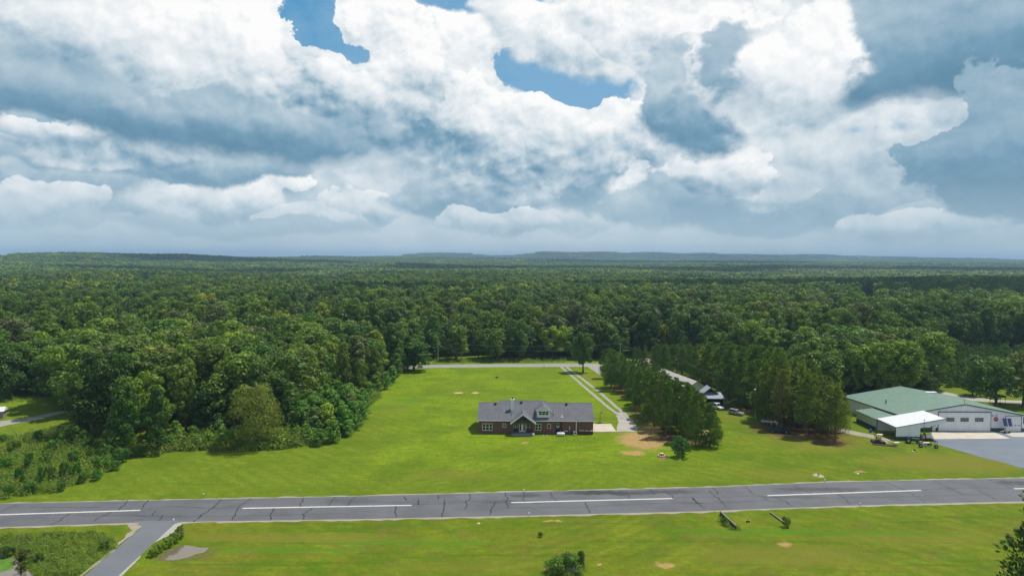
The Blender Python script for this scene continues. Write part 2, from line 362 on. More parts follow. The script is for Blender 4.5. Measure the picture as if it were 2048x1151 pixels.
def atT(px, py):                                 # pixel -> point on the rolling terrain
    d = ray(px, py); t = -CAM_H / d.z if d.z < 0 else 60000
    for _ in range(30):
        p = C0 + d * t; h = float(height(p.x, p.y)); t = t + (p.z - h) / (-d.z) * .7
    p = C0 + d * t; return Vector((p.x, p.y, float(height(p.x, p.y))))

# pixel outlines (2048 px photo) on the flat ground
def W(pts): return [at(*p) for p in pts]
def inside(poly, x, y):                          # vectorised point in polygon
    x = np.asarray(x, float); y = np.asarray(y, float); c = np.zeros(x.shape, bool); n = len(poly)
    for i in range(n):
        x1, y1 = poly[i][0], poly[i][1]; x2, y2 = poly[(i + 1) % n][0], poly[(i + 1) % n][1]
        if y1 == y2: continue
        k = ((y1 > y) != (y2 > y)) & (x < (x2 - x1) * (y - y1) / (y2 - y1) + x1); c ^= k
    return c

# ---------------------------------------------------------------- grass ground
def groundmat():
    m_, gg = mat('grass_ground'); pos = gg.node('ShaderNodeNewGeometry').outputs['Position']
    xy = gg.node('ShaderNodeVectorMath', {0: pos, 1: (1, 1, 0)}, operation='MULTIPLY').outputs[0]
    s3 = gg.node('ShaderNodeSeparateXYZ', {0: xy})
    wob = gg.node('ShaderNodeTexNoise', {'Vector': xy, 'Scale': .55, 'Detail': 7., 'Roughness': .65}).outputs['Color']
    wob = gg.node('ShaderNodeVectorMath', {0: wob, 1: (-.5, -.5, 0)}, operation='ADD').outputs[0]
    def E2(px, py, rpx, rpy, rot=0., wobm=5.0, z=None):
        c = at(px, py); D = c.y; rx = rpx / FPX * D; ry = abs(at(px, py - rpy).y - at(px, py + rpy).y) / 2
        v = gg.node('ShaderNodeVectorMath', {0: xy, 1: gg.node('ShaderNodeVectorMath', {0: wob, 1: (wobm, wobm, 0)}, operation='MULTIPLY').outputs[0]}, operation='ADD').outputs[0]
        return gg.ell(v, c.x, c.y, rx, ry, rot)
    a = gg.noise(xy, .028, 5, .6); b = gg.noise(xy, .12, 6, .65); c_ = gg.noise(xy, 1.1, 6, .72)
    d_ = gg.noise(gg.node('ShaderNodeMapping', {'Vector': xy, 'Scale': (1, .35, 1)}).outputs[0], 4.5, 4, .7)
    lawn = gg.mix(gg.lin(b, .3, .7), (.128, .222, .003), (.215, .295, .003))
    lawn = gg.mix(gg.ss(a, .45, .62, 0, .7), lawn, (.120, .170, .006))
    dull = gg.m('MAXIMUM', gg.ss(gg.m('ADD', s3.outputs[1], gg.m('MULTIPLY', gg.m('SUBTRACT', b, .5), 30)), 172, 142), gg.m('MULTIPLY', gg.ss(gg.m('ADD', s3.outputs[0], gg.m('MULTIPLY', gg.m('SUBTRACT', b, .5), 30)), -22, -40), gg.ss(s3.outputs[1], 235, 190)))
    lawn = gg.mix(gg.m('MULTIPLY', dull, .8), lawn, gg.mix(gg.lin(gg.noise(xy, .2, 6, .7), .35, .65), (.088, .140, .007), (.142, .175, .010)))
    # the verges are coarser and yellower
    rough = gg.mix(gg.lin(b, .38, .62), (.072, .130, .004), (.150, .180, .006))
    rough = gg.mix(gg.ss(gg.noise(xy, .07, 6, .7), .50, .64, 0, .75), rough, (.125, .112, .018))
    rough = gg.mix(gg.ss(gg.noise(xy, .045, 4, .6), .55, .7, 0, .75), rough, (.055, .120, .004))
    rf = gg.m('MAXIMUM', gg.ss(s3.outputs[1], 128, 118, 0, 1), gg.m('MULTIPLY', gg.ss(gg.m('ADD', s3.outputs[0], gg.m('MULTIPLY', gg.m('SUBTRACT', b, .5), 30)), 42, 74, 0, 1), .75))
    near = gg.ss(s3.outputs[1], 134, 124, 0, 1)
    c = gg.mix(gg.m('MAXIMUM', near, gg.m('MULTIPLY', gg.ss(gg.m('ADD', s3.outputs[0], gg.m('MULTIPLY', b, 24)), 44, 80, 0, 1), .85)), lawn, rough)
    # mower passes: across the lawn, and turning round its lower left corner
    v = gg.node('ShaderNodeVectorMath', {0: xy, 1: gg.node('ShaderNodeVectorMath', {0: wob, 1: (.8, .8, 0)}, operation='MULTIPLY').outputs[0]}, operation='ADD').outputs[0]
    w1 = gg.node('ShaderNodeTexWave', {'Vector': v, 'Scale': .13, 'Distortion': 1.6, 'Detail': 2., 'Detail Scale': .4}, wave_type='BANDS', bands_direction='DIAGONAL').outputs['Fac']
    vc = gg.node('ShaderNodeVectorMath', {0: v, 1: (35, -178, 0)}, operation='ADD').outputs[0]
    w2 = gg.node('ShaderNodeTexWave', {'Vector': vc, 'Scale': .12, 'Distortion': .8, 'Detail': 2., 'Detail Scale': .3}, wave_type='RINGS', rings_direction='Z').outputs['Fac']
    mw = gg.mix(gg.ss(gg.noise(xy, .012, 2), .42, .58), w1, w2)
    c = gg.mix(gg.m('MULTIPLY', gg.m('MULTIPLY', mw, gg.lin(b, .4, .6, .2, 1)), .50), c, (.205, .262, .024))
    c = gg.mix(gg.ss(gg.noise(xy, .065, 6, .62), .48, .62, 0, .50), c, (.078, .135, .004))
    # long streaks left by the mower along the runway
    sk_ = gg.noise(gg.node('ShaderNodeMapping', {'Vector': xy, 'Rotation': (0, 0, R(-3)), 'Scale': (.035, .55, 1)}).outputs[0], 1.0, 5, .62)
    c = gg.mix(gg.m('MULTIPLY', gg.ss(sk_, .50, .62), gg.lin(near, 0, 1, .25, .65)), c, (.150, .150, .010))
    c = gg.mix(gg.m('MULTIPLY', gg.ss(sk_, .48, .36), gg.lin(near, 0, 1, .25, .60)), c, (.052, .108, .003))
    c = gg.mix(gg.m('MULTIPLY', gg.ss(gg.noise(xy, .16, 6, .7), .54, .66), gg.lin(near, 0, 1, .1, .55)), c, (.17, .13, .035))
    # tufts and thatch
    e_ = gg.noise(gg.node('ShaderNodeMapping', {'Vector': xy, 'Scale': (.6, 1, 1)}).outputs[0], .42, 6, .72)
    c = gg.mix(gg.ss(e_, .47, .62, 0, .45), c, gg.mix(near, (.080, .120, .007), (.125, .115, .010)))
    c = gg.mix(gg.ss(e_, .50, .36, 0, .40), c, (.075, .155, .007))
    c = gg.mix(gg.lin(c_, .40, .64, 0, .52), c, (.060, .100, .008))
    c = gg.mix(gg.ss(d_, .55, .70, 0, .40), c, (.22, .25, .045))
    c = gg.mix(gg.ss(gg.noise(xy, 2.4, 5, .7), .60, .74, 0, .35), c, (.20, .17, .050))
    # dull yellow-brown thin turf
    for (q, amt) in ((E2(1560, 1110, 260, 28), .6), (E2(1850, 1075, 260, 18), .5), (E2(600, 1075, 330, 14), .6), (E2(1900, 925, 230, 26), .75), (E2(1640, 885, 140, 25), .5), (E2(900, 950, 120, 14), .4),
                     (E2(790, 815, 40, 10), .5), (E2(950, 1130, 200, 20), .35), (E2(1560, 950, 100, 12), .5), (E2(1460, 835, 60, 12), .4), (E2(1180, 755, 30, 10), .8)):
        c = gg.mix(gg.ss(q, .0, .6, 0, amt), c, (.155, .150, .022))
    # lush dark hollows
    for q in (E2(560, 1098, 260, 7), E2(1500, 1062, 240, 8), E2(820, 1085, 260, 6), E2(830, 800, 70, 5, .2), E2(770, 815, 70, 4, .3), E2(1700, 1065, 300, 6)):
        c = gg.mix(gg.ss(q, .0, .5, 0, .6), c, (.075, .165, .010))
    # bare earth
    soil = gg.mix(gg.lin(c_, .35, .65), (.42, .26, .11), (.26, .18, .07))
    sand = (.46, .34, .18)
    for q, cc, lo in ((E2(1282, 880, 62, 24, 0, 7), soil, .12), (E2(1265, 905, 42, 8, 0, 7), soil, .25), (E2(1300, 858, 36, 14, 0, 6), soil, .2), (E2(917, 785, 16, 2.2, 0, 2), sand, .2), (E2(951, 785, 11, 2.6, 0, 2), sand, .2),
                  (E2(1330, 1128, 34, 12, 0, 4), soil, .3), (E2(1570, 1088, 36, 14, .5, 4), soil, .45), (E2(1105, 1040, 40, 4, 0, 4), soil, .35), (E2(1637, 950, 14, 5, 0, 2), (.42, .32, .25), .15),
                  (E2(1095, 1137, 9, 7, 0, 2), soil, .2), (E2(1050, 885, 14, 3, 0, 3), soil, .4), (E2(1720, 943, 40, 5, .2, 5), soil, .5), (E2(1410, 865, 45, 12, 0, 8), (.35, .27, .15), .35),
                  (E2(1432, 806, 12, 3, 0, 1), soil, .3), (E2(1200, 1128, 12, 4, 0, 3), soil, .4), (E2(1323, 914, 14, 5, 0, 2), (.38, .22, .14), .3), (E2(1760, 882, 26, 7, 0, 2), (.36, .29, .18), .25)):
        c = gg.mix(gg.ss(gg.m('ADD', q, gg.m('MULTIPLY', gg.m('SUBTRACT', c_, .5), .9)), lo, lo + .35, 0, .95), c, cc)
    # brown needle litter under the right-hand pines and the pine row
    c = gg.mix(gg.ss(E2(372, 1107, 90, 20, 0, 4), .1, .5, 0, .9), c, gg.mix(gg.lin(c_, .4, .6), (.14, .12, .04), (.075, .11, .015)))
    for q in (E2(1600, 860, 150, 26, 0, 9), E2(1660, 884, 60, 12, 0, 6), E2(1500, 815, 90, 14, 0, 6), E2(1360, 875, 90, 22, 0, 8), E2(1300, 830, 60, 26, 0, 6), E2(1250, 780, 40, 26, 0, 5)):
        c = gg.mix(gg.ss(gg.m('ADD', q, gg.m('MULTIPLY', gg.m('SUBTRACT', e_, .5), 1.2)), .15, .6, 0, .8), c, gg.mix(gg.lin(c_, .35, .65), (.150, .070, .040), (.075, .040, .025)))
    # woodland floor far off
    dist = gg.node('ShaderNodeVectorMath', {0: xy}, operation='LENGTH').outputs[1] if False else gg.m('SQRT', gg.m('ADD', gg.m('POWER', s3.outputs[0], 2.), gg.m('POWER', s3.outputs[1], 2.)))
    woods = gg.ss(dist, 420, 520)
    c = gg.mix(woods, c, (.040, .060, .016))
    bump = gg.node('ShaderNodeBump', {'Height': gg.m('ADD', c_, gg.m('MULTIPLY', d_, .5)), 'Strength': .55, 'Distance': .25}).outputs[0]
    finish(gg, gg.node('ShaderNodeBsdfPrincipled', {'Base Color': c, 'Roughness': .9, 'Specular IOR Level': .05, 'Normal': bump}).outputs[0])
    return m_
M['ground'] = groundmat()
def ground():
    rs = np.concatenate([[5], np.linspace(60, 600, 28), np.geomspace(650, 19000, 110)]); th = np.concatenate([np.linspace(R(-62), R(62), 200), np.linspace(R(70), R(290), 23)])
    RR, TT = np.meshgrid(rs, th, indexing='ij'); Xg = RR * np.sin(TT); Yg = RR * np.cos(TT)
    Zg = height(Xg, Yg); n1_, n2_ = RR.shape
    V = np.stack([Xg, Yg, Zg], -1).reshape(-1, 3)
    i, j = np.meshgrid(np.arange(n1_ - 1), np.arange(n2_), indexing='ij'); j2 = (j + 1) % n2_
    F = np.stack([i * n2_ + j, i * n2_ + j2, (i + 1) * n2_ + j2, (i + 1) * n2_ + j], -1).reshape(-1, 4)
    V = np.concatenate([V, [[0, 0, 0]]]); cidx = len(V) - 1
    me = np_mesh('ground', V, F[:, ::-1], M['ground'])
    o = bpy.data.objects.new('ground', me); col.objects.link(o); tag(o, 'bright green mown grass ground reaching to the wooded horizon', kind='structure')
    import bmesh
    bm = bmesh.new(); bm.from_mesh(me); bm.verts.ensure_lookup_table()
    for k in range(n2_):
        bm.faces.new((bm.verts[(k + 1) % n2_], bm.verts[k], bm.verts[cidx]))
    bmesh.ops.recalc_face_normals(bm, faces=bm.faces)
    bm.faces.ensure_lookup_table()
    if bm.faces[200].normal.z < 0: bmesh.ops.reverse_faces(bm, faces=bm.faces)
    bm.to_mesh(me); bm.free(); me.polygons.foreach_set('use_smooth', [True] * len(me.polygons))
ground()

# ---------------------------------------------------------------- paved surfaces (thin sheets on the ground)
def edgy(pts, step=1.6, amp=.0, seed=1):         # densify an outline, with a slightly ragged edge
    rr = random.Random(seed); out = []
    for i in range(len(pts)):
        a, b = Vector(pts[i]), Vector(pts[(i + 1) % len(pts)]); n = max(1, int((b - a).length / step))
        for k in range(n):
            p = a.lerp(b, k / n)
            out.append((p.x + rr.uniform(-amp, amp), p.y + rr.uniform(-amp, amp)))
    return out
def sheet(name, pts, z, m_, label, thick=0, amp=0., kind='structure', step=1.6):
    import bmesh
    o2 = edgy(pts, step, amp, len(name)) if amp else [(p[0], p[1]) for p in pts]
    bm = bmesh.new(); vs = [bm.verts.new((x, y, z)) for x, y in o2]; f = bm.faces.new(vs)
    if f.normal.z < 0: f.normal_flip()
    bm.normal_update()
    if f.normal.z < 0: bmesh.ops.reverse_faces(bm, faces=[f])
    bmesh.ops.triangulate(bm, faces=bm.faces[:])
    if thick:
        ex = bmesh.ops.extrude_face_region(bm, geom=bm.faces[:])
        bmesh.ops.translate(bm, vec=(0, 0, -thick), verts=[v for v in ex['geom'] if isinstance(v, bmesh.types.BMVert)])
        bmesh.ops.recalc_face_normals(bm, faces=bm.faces[:])
    me = bpy.data.meshes.new(name); bm.to_mesh(me); bm.free(); me.materials.append(m_)
    o = bpy.data.objects.new(name, me); col.objects.link(o); tag(o, label, kind=kind); return o
def asphaltmat(name, base, patches=(), tint=(.10, .12, .15), streak=True):
    m_, gg = mat(name); pos = gg.node('ShaderNodeNewGeometry').outputs['Position']
    xy = gg.node('ShaderNodeVectorMath', {0: pos, 1: (1, 1, 0)}, operation='MULTIPLY').outputs[0]
    n1 = gg.noise(xy, .15, 5, .6); n2 = gg.noise(xy, 7., 4, .7)
    c = gg.mix(gg.lin(n1, .3, .7), base, tint)
    if streak:
        st = gg.noise(gg.node('ShaderNodeMapping', {'Vector': xy, 'Rotation': (0, 0, R(4)), 'Scale': (.05, 1.4, 1)}).outputs[0], 1.0, 4, .6)
        c = gg.mix(gg.ss(st, .5, .7, 0, .35), c, [x * .7 for x in base])
    c = gg.mix(gg.lin(n2, .35, .65, 0, .30), c, [x * 1.6 for x in base])
    for (px, py, rpx, rpy, amt) in patches:
        ce = at(px, py); ry = abs(at(px, py - rpy).y - at(px, py + rpy).y) / 2
        wob = gg.node('ShaderNodeTexNoise', {'Vector': xy, 'Scale': .5, 'Detail': 5.}).outputs['Color']
        v = gg.node('ShaderNodeVectorMath', {0: xy, 1: gg.node('ShaderNodeVectorMath', {0: wob, 1: (5, 3, 0)}, operation='MULTIPLY').outputs[0]}, operation='ADD').outputs[0]
        e = gg.ell(v, ce.x + 2.5, ce.y + 1.5, rpx / FPX * ce.y, ry)
        c = gg.mix(gg.ss(e, 0, .6, 0, amt), c, [x * .32 for x in base])
    finish(gg, gg.node('ShaderNodeBsdfPrincipled', {'Base Color': c, 'Roughness': .75, 'Specular IOR Level': .35, 'Normal': gg.node('ShaderNodeBump', {'Height': n2, 'Strength': .3, 'Distance': .02}).outputs[0]}).outputs[0])
    return m_
M['runway'] = asphaltmat('runway_asphalt', (.074, .077, .084), [(1210, 985, 110, 6, .8), (1050, 990, 50, 5, .6), (1330, 983, 90, 5, .6), (1640, 978, 120, 6, .55), (1030, 1003, 90, 5, .35), (2040, 965, 60, 6, .7), (1580, 993, 90, 4, .4), (700, 1000, 60, 8, .3), (1190, 984, 80, 5, .6)], (.118, .120, .126))
M['taxi'] = asphaltmat('taxiway_asphalt', (.105, .112, .125), (), (.135, .142, .155), False)
M['apron'] = asphaltmat('apron_asphalt', (.105, .125, .155), [(2040, 938, 40, 6, .9)], (.145, .170, .200), True)
def gravelmat(name, a, b, sc=2.2):
    m_, gg = mat(name); pos = gg.node('ShaderNodeNewGeometry').outputs['Position']
    n1 = gg.noise(pos, .4, 5, .65); n2 = gg.noise(pos, sc * 4, 5, .75); n3 = gg.noise(pos, sc * .5, 5, .7)
    c = gg.mix(gg.lin(n1, .3, .7), a, b); c = gg.mix(gg.lin(n2, .3, .7, 0, .45), c, [x * .5 for x in a]); c = gg.mix(gg.ss(n3, .55, .7, 0, .5), c, (.16, .17, .06))
    finish(gg, gg.node('ShaderNodeBsdfPrincipled', {'Base Color': c, 'Roughness': .9, 'Normal': gg.node('ShaderNodeBump', {'Height': n2, 'Strength': .5, 'Distance': .03}).outputs[0]}).outputs[0]); return m_
M['gravel'] = gravelmat('grey_gravel', (.33, .31, .28), (.42, .39, .34)); M['palegravel'] = gravelmat('pale_gravel', (.27, .26, .22), (.35, .33, .28))
M['shoulder'] = gravelmat('sandy_shoulder', (.27, .24, .19), (.36, .31, .24)); M['roadgrey'] = gravelmat('county_road_surface', (.25, .25, .25), (.31, .30, .29), 1.)

far = [(-60, 1008.6), (0, 1006.4), (350, 999), (700, 992), (1050, 982.8), (1400, 974.4), (1657, 963.6), (1850, 959.2), (2048, 955.5), (2200, 952.6)]
nearE = [(-60, 1055), (0, 1053.2), (270, 1044.2), (350, 1042.6), (700, 1037.2), (1050, 1030), (1400, 1021.3), (1691, 1010.4), (1850, 1006), (2048, 1001.6), (2200, 998.5)]
def off(line, d): return [(x, y + d) for x, y in line]
ext = lambda L: [L[0] + (L[0] - L[1]) * 6] + L + [L[-1] + (L[-1] - L[-2]) * 4]
FARW, NEARW = ext(W(far)), ext(W(nearE))
sheet('runway_shoulder', ext(W(off(far, -1.7))) + ext(W(off(nearE, 3.0)))[::-1], .006, M['shoulder'], 'sandy gravel shoulder along both edges of the paved runway', amp=.35)
sheet('runway', FARW + NEARW[::-1], .014, M['runway'], 'cracked blue grey asphalt runway crossing the foreground')
for i, (a, b) in enumerate((((-60, 1030.4), (280, 1019.6)), ((485, 1015.6), (823, 1009.6)), ((1022, 1004.2), (1345, 996)), ((1535, 990.2), (1842, 979.8)), ((2028, 976.6), (2200, 972.5)))):
    A, B_ = at(*a), at(*b); n = (B_ - A).normalized().cross(Vector((0, 0, 1))) * .25
    k = 14; L1 = [A.lerp(B_, q / k) + n for q in range(k + 1)]; L2 = [A.lerp(B_, q / k) - n for q in range(k + 1)]
    o = sheet('road_marking', L1 + L2[::-1], .024, M['paintline'], None)
# cracks sealed with tar
CR_L = [[(255, 1000), (248, 1010), (237, 1019)], [(297, 999), (290, 1008), (283, 1016)], [(145, 1022), (128, 1034), (104, 1049)], [(225, 1021), (205, 1032), (186, 1041)], [(35, 1008), (0, 1022)],
        [(443, 997), (428, 1013), (405, 1028), (386, 1043)], [(502, 996), (490, 1004), (474, 1015), (470, 1028), (462, 1040)], [(284, 1019), (340, 1012), (372, 1013), (420, 1015), (470, 1014)],
        [(313, 1019), (305, 1030)], [(325, 1030), (316, 1041)], [(608, 994), (598, 1013)], [(671, 993), (655, 1012)], [(700, 1003), (692, 1012)], [(546, 1016), (540, 1039)], [(625, 1015), (607, 1028), (605, 1038)], [(711, 993), (700, 1002)],
        [(809, 991), (811, 1000)], [(876, 990), (876, 998)], [(837, 998), (838, 1009)], [(890, 998), (887, 1014), (884, 1032)], [(940, 987), (940, 996), (931, 1003), (934, 1010), (930, 1018)], [(790, 1010), (792, 1020), (791, 1033)],
        [(1010, 984), (1015, 996), (1012, 1002), (1017, 1015)], [(992, 1003), (984, 1016), (979, 1029)], [(1047, 983), (1047, 1004)], [(1101, 984), (1104, 993), (1113, 1001)], [(1250, 980), (1260, 997)], [(1170, 1001), (1175, 1014), (1180, 1025)],
        [(1301, 978), (1306, 986)], [(1322, 977), (1340, 987), (1346, 996)], [(1384, 994), (1394, 1005), (1400, 1007)], [(1418, 980), (1432, 993), (1445, 1002), (1453, 1015)], [(1425, 975), (1437, 984), (1435, 988)], [(1383, 994), (1392, 1004), (1411, 1017)],
        [(1490, 973), (1511, 990), (1523, 991), (1535, 1000), (1565, 1001)], [(1545, 991), (1570, 1001), (1583, 1011)], [(1588, 970), (1621, 987)], [(1675, 986), (1690, 998), (1701, 1008)], [(1772, 963), (1810, 980), (1852, 1003)],
        [(1868, 960), (1900, 975), (1925, 988)], [(1955, 979), (1996, 1001)], [(1978, 958), (2020, 975)], [(700, 1004), (830, 1003), (890, 1002), (1015, 1003)], [(690, 1009), (840, 1008), (930, 1004)], [(1340, 1001), (1390, 1006), (1530, 1000)], [(1350, 994), (1430, 994), (1510, 991)],
        [(1640, 996), (1780, 993), (1900, 989), (2000, 987)], [(1842, 979), (1900, 976), (2030, 976)], [(270, 1031), (420, 1032), (520, 1031), (700, 1026)], [(1000, 1016), (1170, 1013), (1300, 1006), (1410, 1005)], [(60, 1014), (200, 1014)], [(150, 1030), (300, 1030)]]
mb = MB()
for L in CR_L:
    rr = random.Random(len(L) + int(L[0][0])); P_ = W(L); q = [P_[0]]
    for a, b in zip(P_, P_[1:]):
        n = max(1, int((b - a).length / .7)); nn = Vector((-(b - a).y, (b - a).x, 0)).normalized()
        for k in range(1, n + 1): q.append(a.lerp(b, k / n) + nn * rr.uniform(-.22, .22))
    long_ = abs(L[-1][0] - L[0][0]) > 100
    for a, b in zip(q, q[1:]):
        wd = rr.uniform(.045, .075) if long_ else rr.uniform(.07, .14); nn = Vector((-(b - a).y, (b - a).x, 0)).normalized() * wd
        mb.poly([(p.x, p.y, .019) for p in (a - nn, b - nn, b + nn, a + nn)])
tag(mb.build('runway_cracks', M['tar']), 'dark tar sealed cracks across the runway', kind='structure')
sheet('taxiway', W([(262, 1042), (300, 1040), (352, 1040), (362, 1043), (349, 1047), (235, 1152), (150, 1232), (60, 1232), (168, 1152), (283, 1054), (281, 1047), (274, 1044)]), .019, M['taxi'], 'grey asphalt taxiway branching off the runway')
sheet('taxiway_gravel', W([(262, 1046), (283, 1052), (168, 1150), (70, 1232), (56, 1232), (160, 1150), (232, 1092), (262, 1060), (255, 1050)]), .010, M['shoulder'], 'reddish sand edge of the taxiway', amp=.3)
sheet('gravel_bank', W([(346, 1043), (362, 1045), (352, 1062), (305, 1088), (282, 1104), (262, 1135), (235, 1158), (222, 1158)]), .010, M['gravel'], 'grey gravel bank beside the taxiway mouth', amp=.3)

# county road, house drive, other lanes
sheet('county_road', W([(700, 730), (860, 729), (1000, 727.5), (1140, 726.6), (1200, 726.2), (1285, 724), (1292, 730), (1205, 733), (1150, 733), (1000, 733.4), (860, 735), (700, 737)]), .012, M['roadgrey'], 'pale grey county road running behind the big lawn', amp=.15)
sheet('side_road', W([(1170, 730), (1200, 725), (1206, 745), (1215, 753), (1198, 748)]), .018, M['palegravel'], 'pale gravel mouth of the side lane beside the pines', amp=.2)
sheet('side_lane', W([(1285, 716), (1300, 715), (1310, 728), (1285, 727)]), .018, M['shoulder'], 'brown earth opening by the far pines', amp=.4)
def trail(name, ctr, wd, z, m_, label, amp=.12):
    P_ = [Vector(p) for p in ctr]; L, Rr = [], []
    for i, p in enumerate(P_):
        a = P_[max(0, i - 1)]; b = P_[min(len(P_) - 1, i + 1)]; n = Vector((-(b - a).y, (b - a).x, 0)).normalized() * wd
        L.append(p + n); Rr.append(p - n)
    return sheet(name, L + Rr[::-1], z, m_, label, amp=amp, step=1.2)
TR = [(1122, 733), (1131, 741), (1145, 752), (1166, 771), (1190, 791), (1205, 804), (1218, 815), (1238, 829), (1246, 838)]
c_ = W(TR)
trail('drive_wheel_track', c_, .6, .014, M['palegravel'], 'left pale wheel track of the gravel house drive')
c2 = W([(1133, 733), (1143, 741.5), (1158, 752), (1180, 769), (1204, 788), (1218, 800), (1230, 811), (1248, 826), (1255, 836)])
trail('drive_wheel_track', c2, .6, .014, M['palegravel'], 'right pale wheel track of the gravel house drive')
sheet('gravel_pad', W([(1232, 824), (1250, 824), (1262, 838), (1274, 852), (1276, 861), (1262, 862.5), (1233, 862.5), (1236, 845)]), .010, M['gravel'], 'grey gravel turning pad at the end of the house drive', amp=.4)
sheet('patio', [], 0, None, '') if False else None
PAT = W([(1185.6, 863.5), (1185.6, 847.5), (1222, 847.5), (1233, 863)])
sheet('patio', PAT, .10, M['slab'], 'pale concrete parking slab at the right end of the brick house', thick=.12)
sheet('farm_lane', W([(-60, 844), (0, 842), (60, 834), (132, 819), (180, 812), (180, 816), (135, 824), (80, 837), (0, 852.5), (-60, 860)]), .012, M['palegravel'], 'pale gravel farm lane at the left edge of the photo', amp=.2)
sheet('hangar_lane', W([(1640, 846), (1680, 856), (1708, 861), (1752, 871), (1792, 880), (1776, 882), (1740, 875), (1700, 868), (1660, 861), (1630, 850)]), .012, M['shoulder'], 'dusty gravel lane leading to the lean-to of the green roofed hangar', amp=.25)
sheet('apron', W([(1861, 880), (1878, 889), (1916, 900), (1954, 911), (2018, 927), (2060, 941), (2300, 990), (2300, 860), (1986, 860), (1862, 862)]), .010, M['apron'], 'bluish asphalt apron in front of the hangar', amp=.15)
sheet('hangar_slab', W([(1859, 863), (1984, 862.4), (2021, 876.5), (1869, 877.5)]), .05, M['slab'], 'sunlit pale concrete slab in front of the big hangar door', thick=.06)
sheet('right_slab', W([(1998, 862.5), (2120, 863.5), (2160, 876), (2025, 873)]), .045, M['conc'], 'dull concrete slab in front of the right garage door', thick=.05)
sheet('back_lane', W([(1872, 779), (1890, 783), (1940, 794), (2000, 799), (2060, 801), (2060, 806), (1990, 804), (1930, 800), (1880, 788)]), .012, M['gravel'], 'gravel lane passing behind the green roofed hangar', amp=.2)

# water
m_, gg = mat('puddle_water'); finish(gg, gg.node('ShaderNodeBsdfPrincipled', {'Base Color': (.13, .105, .075, 1), 'Roughness': .08, 'Specular IOR Level': .7}).outputs[0]); M['water'] = m_
sheet('puddle', W([(313, 1119), (325, 1110), (345, 1100), (357, 1091), (375, 1090), (400, 1095), (418, 1094), (408, 1104), (392, 1108), (372, 1114), (345, 1120)]), .012, M['water'], 'brown rain puddle in the grass beside the taxiway', amp=.25)
sheet('pond', W([(-60, 1180), (-60, 1108), (0, 1106), (22, 1112), (42, 1125), (52, 1138), (62, 1146), (60, 1175)]), .012, M['water'], 'small pond at the bottom left corner', amp=.3)
m_ = simple('pond_algae_green', (.070, .165, .008), .8, var=.3, scale=.9)
sheet('pond_algae', W([(-60, 1160), (-60, 1112), (0, 1110), (24, 1118), (30, 1128), (22, 1137), (0, 1143)]), .018, m_, 'bright green algae floating on the pond', amp=.3, kind='stuff')

# ================================================================ brick house
HO = at(957.6, 866.0); HX1 = at(1185.6, 866.0).x
HW = HX1 - HO.x; HS = 31.4
kx = HW / 31.4
house = empty('brick_house', (HO.x, HO.y, 0)); tag(house, 'long dark red brick ranch house with grey shingle roof standing on the lawn', 'house')
def hx(c): return (c - 193) / (1360 - 193) * HW          # crop column -> metres along the front
DEP = 13.0
w_ = MB()
w_.box(0, hx(975), 0, DEP, -.1, 3.72); w_.box(hx(1048), HW, 0, DEP, -.1, 3.72); w_.box(hx(975), hx(1048), 1.3, DEP, -.1, 3.72)
for (x0, x1) in ((0.0, .25), (HW - .25, HW)):
    w_.prism([(0.0, 3.72), (DEP, 3.72), (6.5, 6.9)], x0 + .002, x1 - .002, 'x')
w_.build('wall', M['brick'], house)
rf = MB(); SL = (7.2 - 3.7) / 6.95
def slab(x0, x1, yr, zr, back):
    rf.prism([(-.45, 3.7), (yr, zr), (back, 3.7), (back, 3.52), (yr, zr - .2), (-.45, 3.52)], x0, x1, 'x')
xa, xb = hx(395), hx(890)
slab(-.35, xa, 6.5, 7.2, 13.45); slab(xa, xb, 7.3, 3.7 + SL * 7.75, 15.0); slab(xb, HW + .35, 6.5, 7.2, 13.45)
roof = rf.build('roof', M['shingle'], house)
ft = MB()
for a, b in ((-.37, hx(515) + .1), (hx(775) - .05, HW + .37)): ft.box(a, b, -.53, -.452, 3.50, 3.69)
ft.build('gutter', M['offwhite'], house)
rd = MB()
for (a, b, y, z) in ((-.36, xa, 6.5, 7.2), (xa, xb, 7.3, 3.7 + SL * 7.75), (xb, HW + .36, 6.5, 7.2)): rd.prism([(y - .18, z - .06), (y, z + .035), (y + .18, z - .06)], a, b, 'x')
rd.build('ridge_cap', M['shingle'], roof)
def window(par, x0, x1, z0, z1, y, cols, rows, fr=.09, name='window'):
    f = MB(); t = fr
    f.box(x0, x1, y - .06, y - .001, z0, z0 + t); f.box(x0, x1, y - .06, y - .001, z1 - t, z1)
    f.box(x0, x0 + t, y - .06, y - .001, z0 + t, z1 - t); f.box(x1 - t, x1, y - .06, y - .001, z0 + t, z1 - t)
    for k in range(1, cols): c = x0 + (x1 - x0) * k / cols; f.box(c - t * .55, c + t * .55, y - .055, y - .002, z0 + t, z1 - t)
    o = f.build(name, M['white'], par)
    p = MB(); p.box(x0 + t, x1 - t, y - .022, y - .003, z0 + t, z1 - t); p.build('pane', M['glass'], o)
    if rows > 1:
        q = MB()
        for k in range(1, rows):
            c = z0 + (z1 - z0) * k / rows
            for j in range(cols):
                a = x0 + (x1 - x0) * j / cols + t; b = x0 + (x1 - x0) * (j + 1) / cols - t
                q.box(a, b, y - .045, y - .023, c - .03, c + .03)
        q.build('sash_bar', M['white'], o)
    return o
zc = lambda cy: (487 - cy) / 5.12 * .1365 + .12
window(house, hx(230), hx(332), zc(460), zc(388), 0, 3, 2); window(house, hx(435), hx(472), zc(428), zc(388), 0, 1, 2)
window(house, hx(768), hx(830), zc(458), zc(388), 0, 2, 2); window(house, hx(893), hx(928), zc(435), zc(388), 0, 1, 1)
fd = MB(); fd.box(hx(604), hx(668), -.08, -.002, .56, zc(382)); fdo = fd.build('door', M['white'], house)
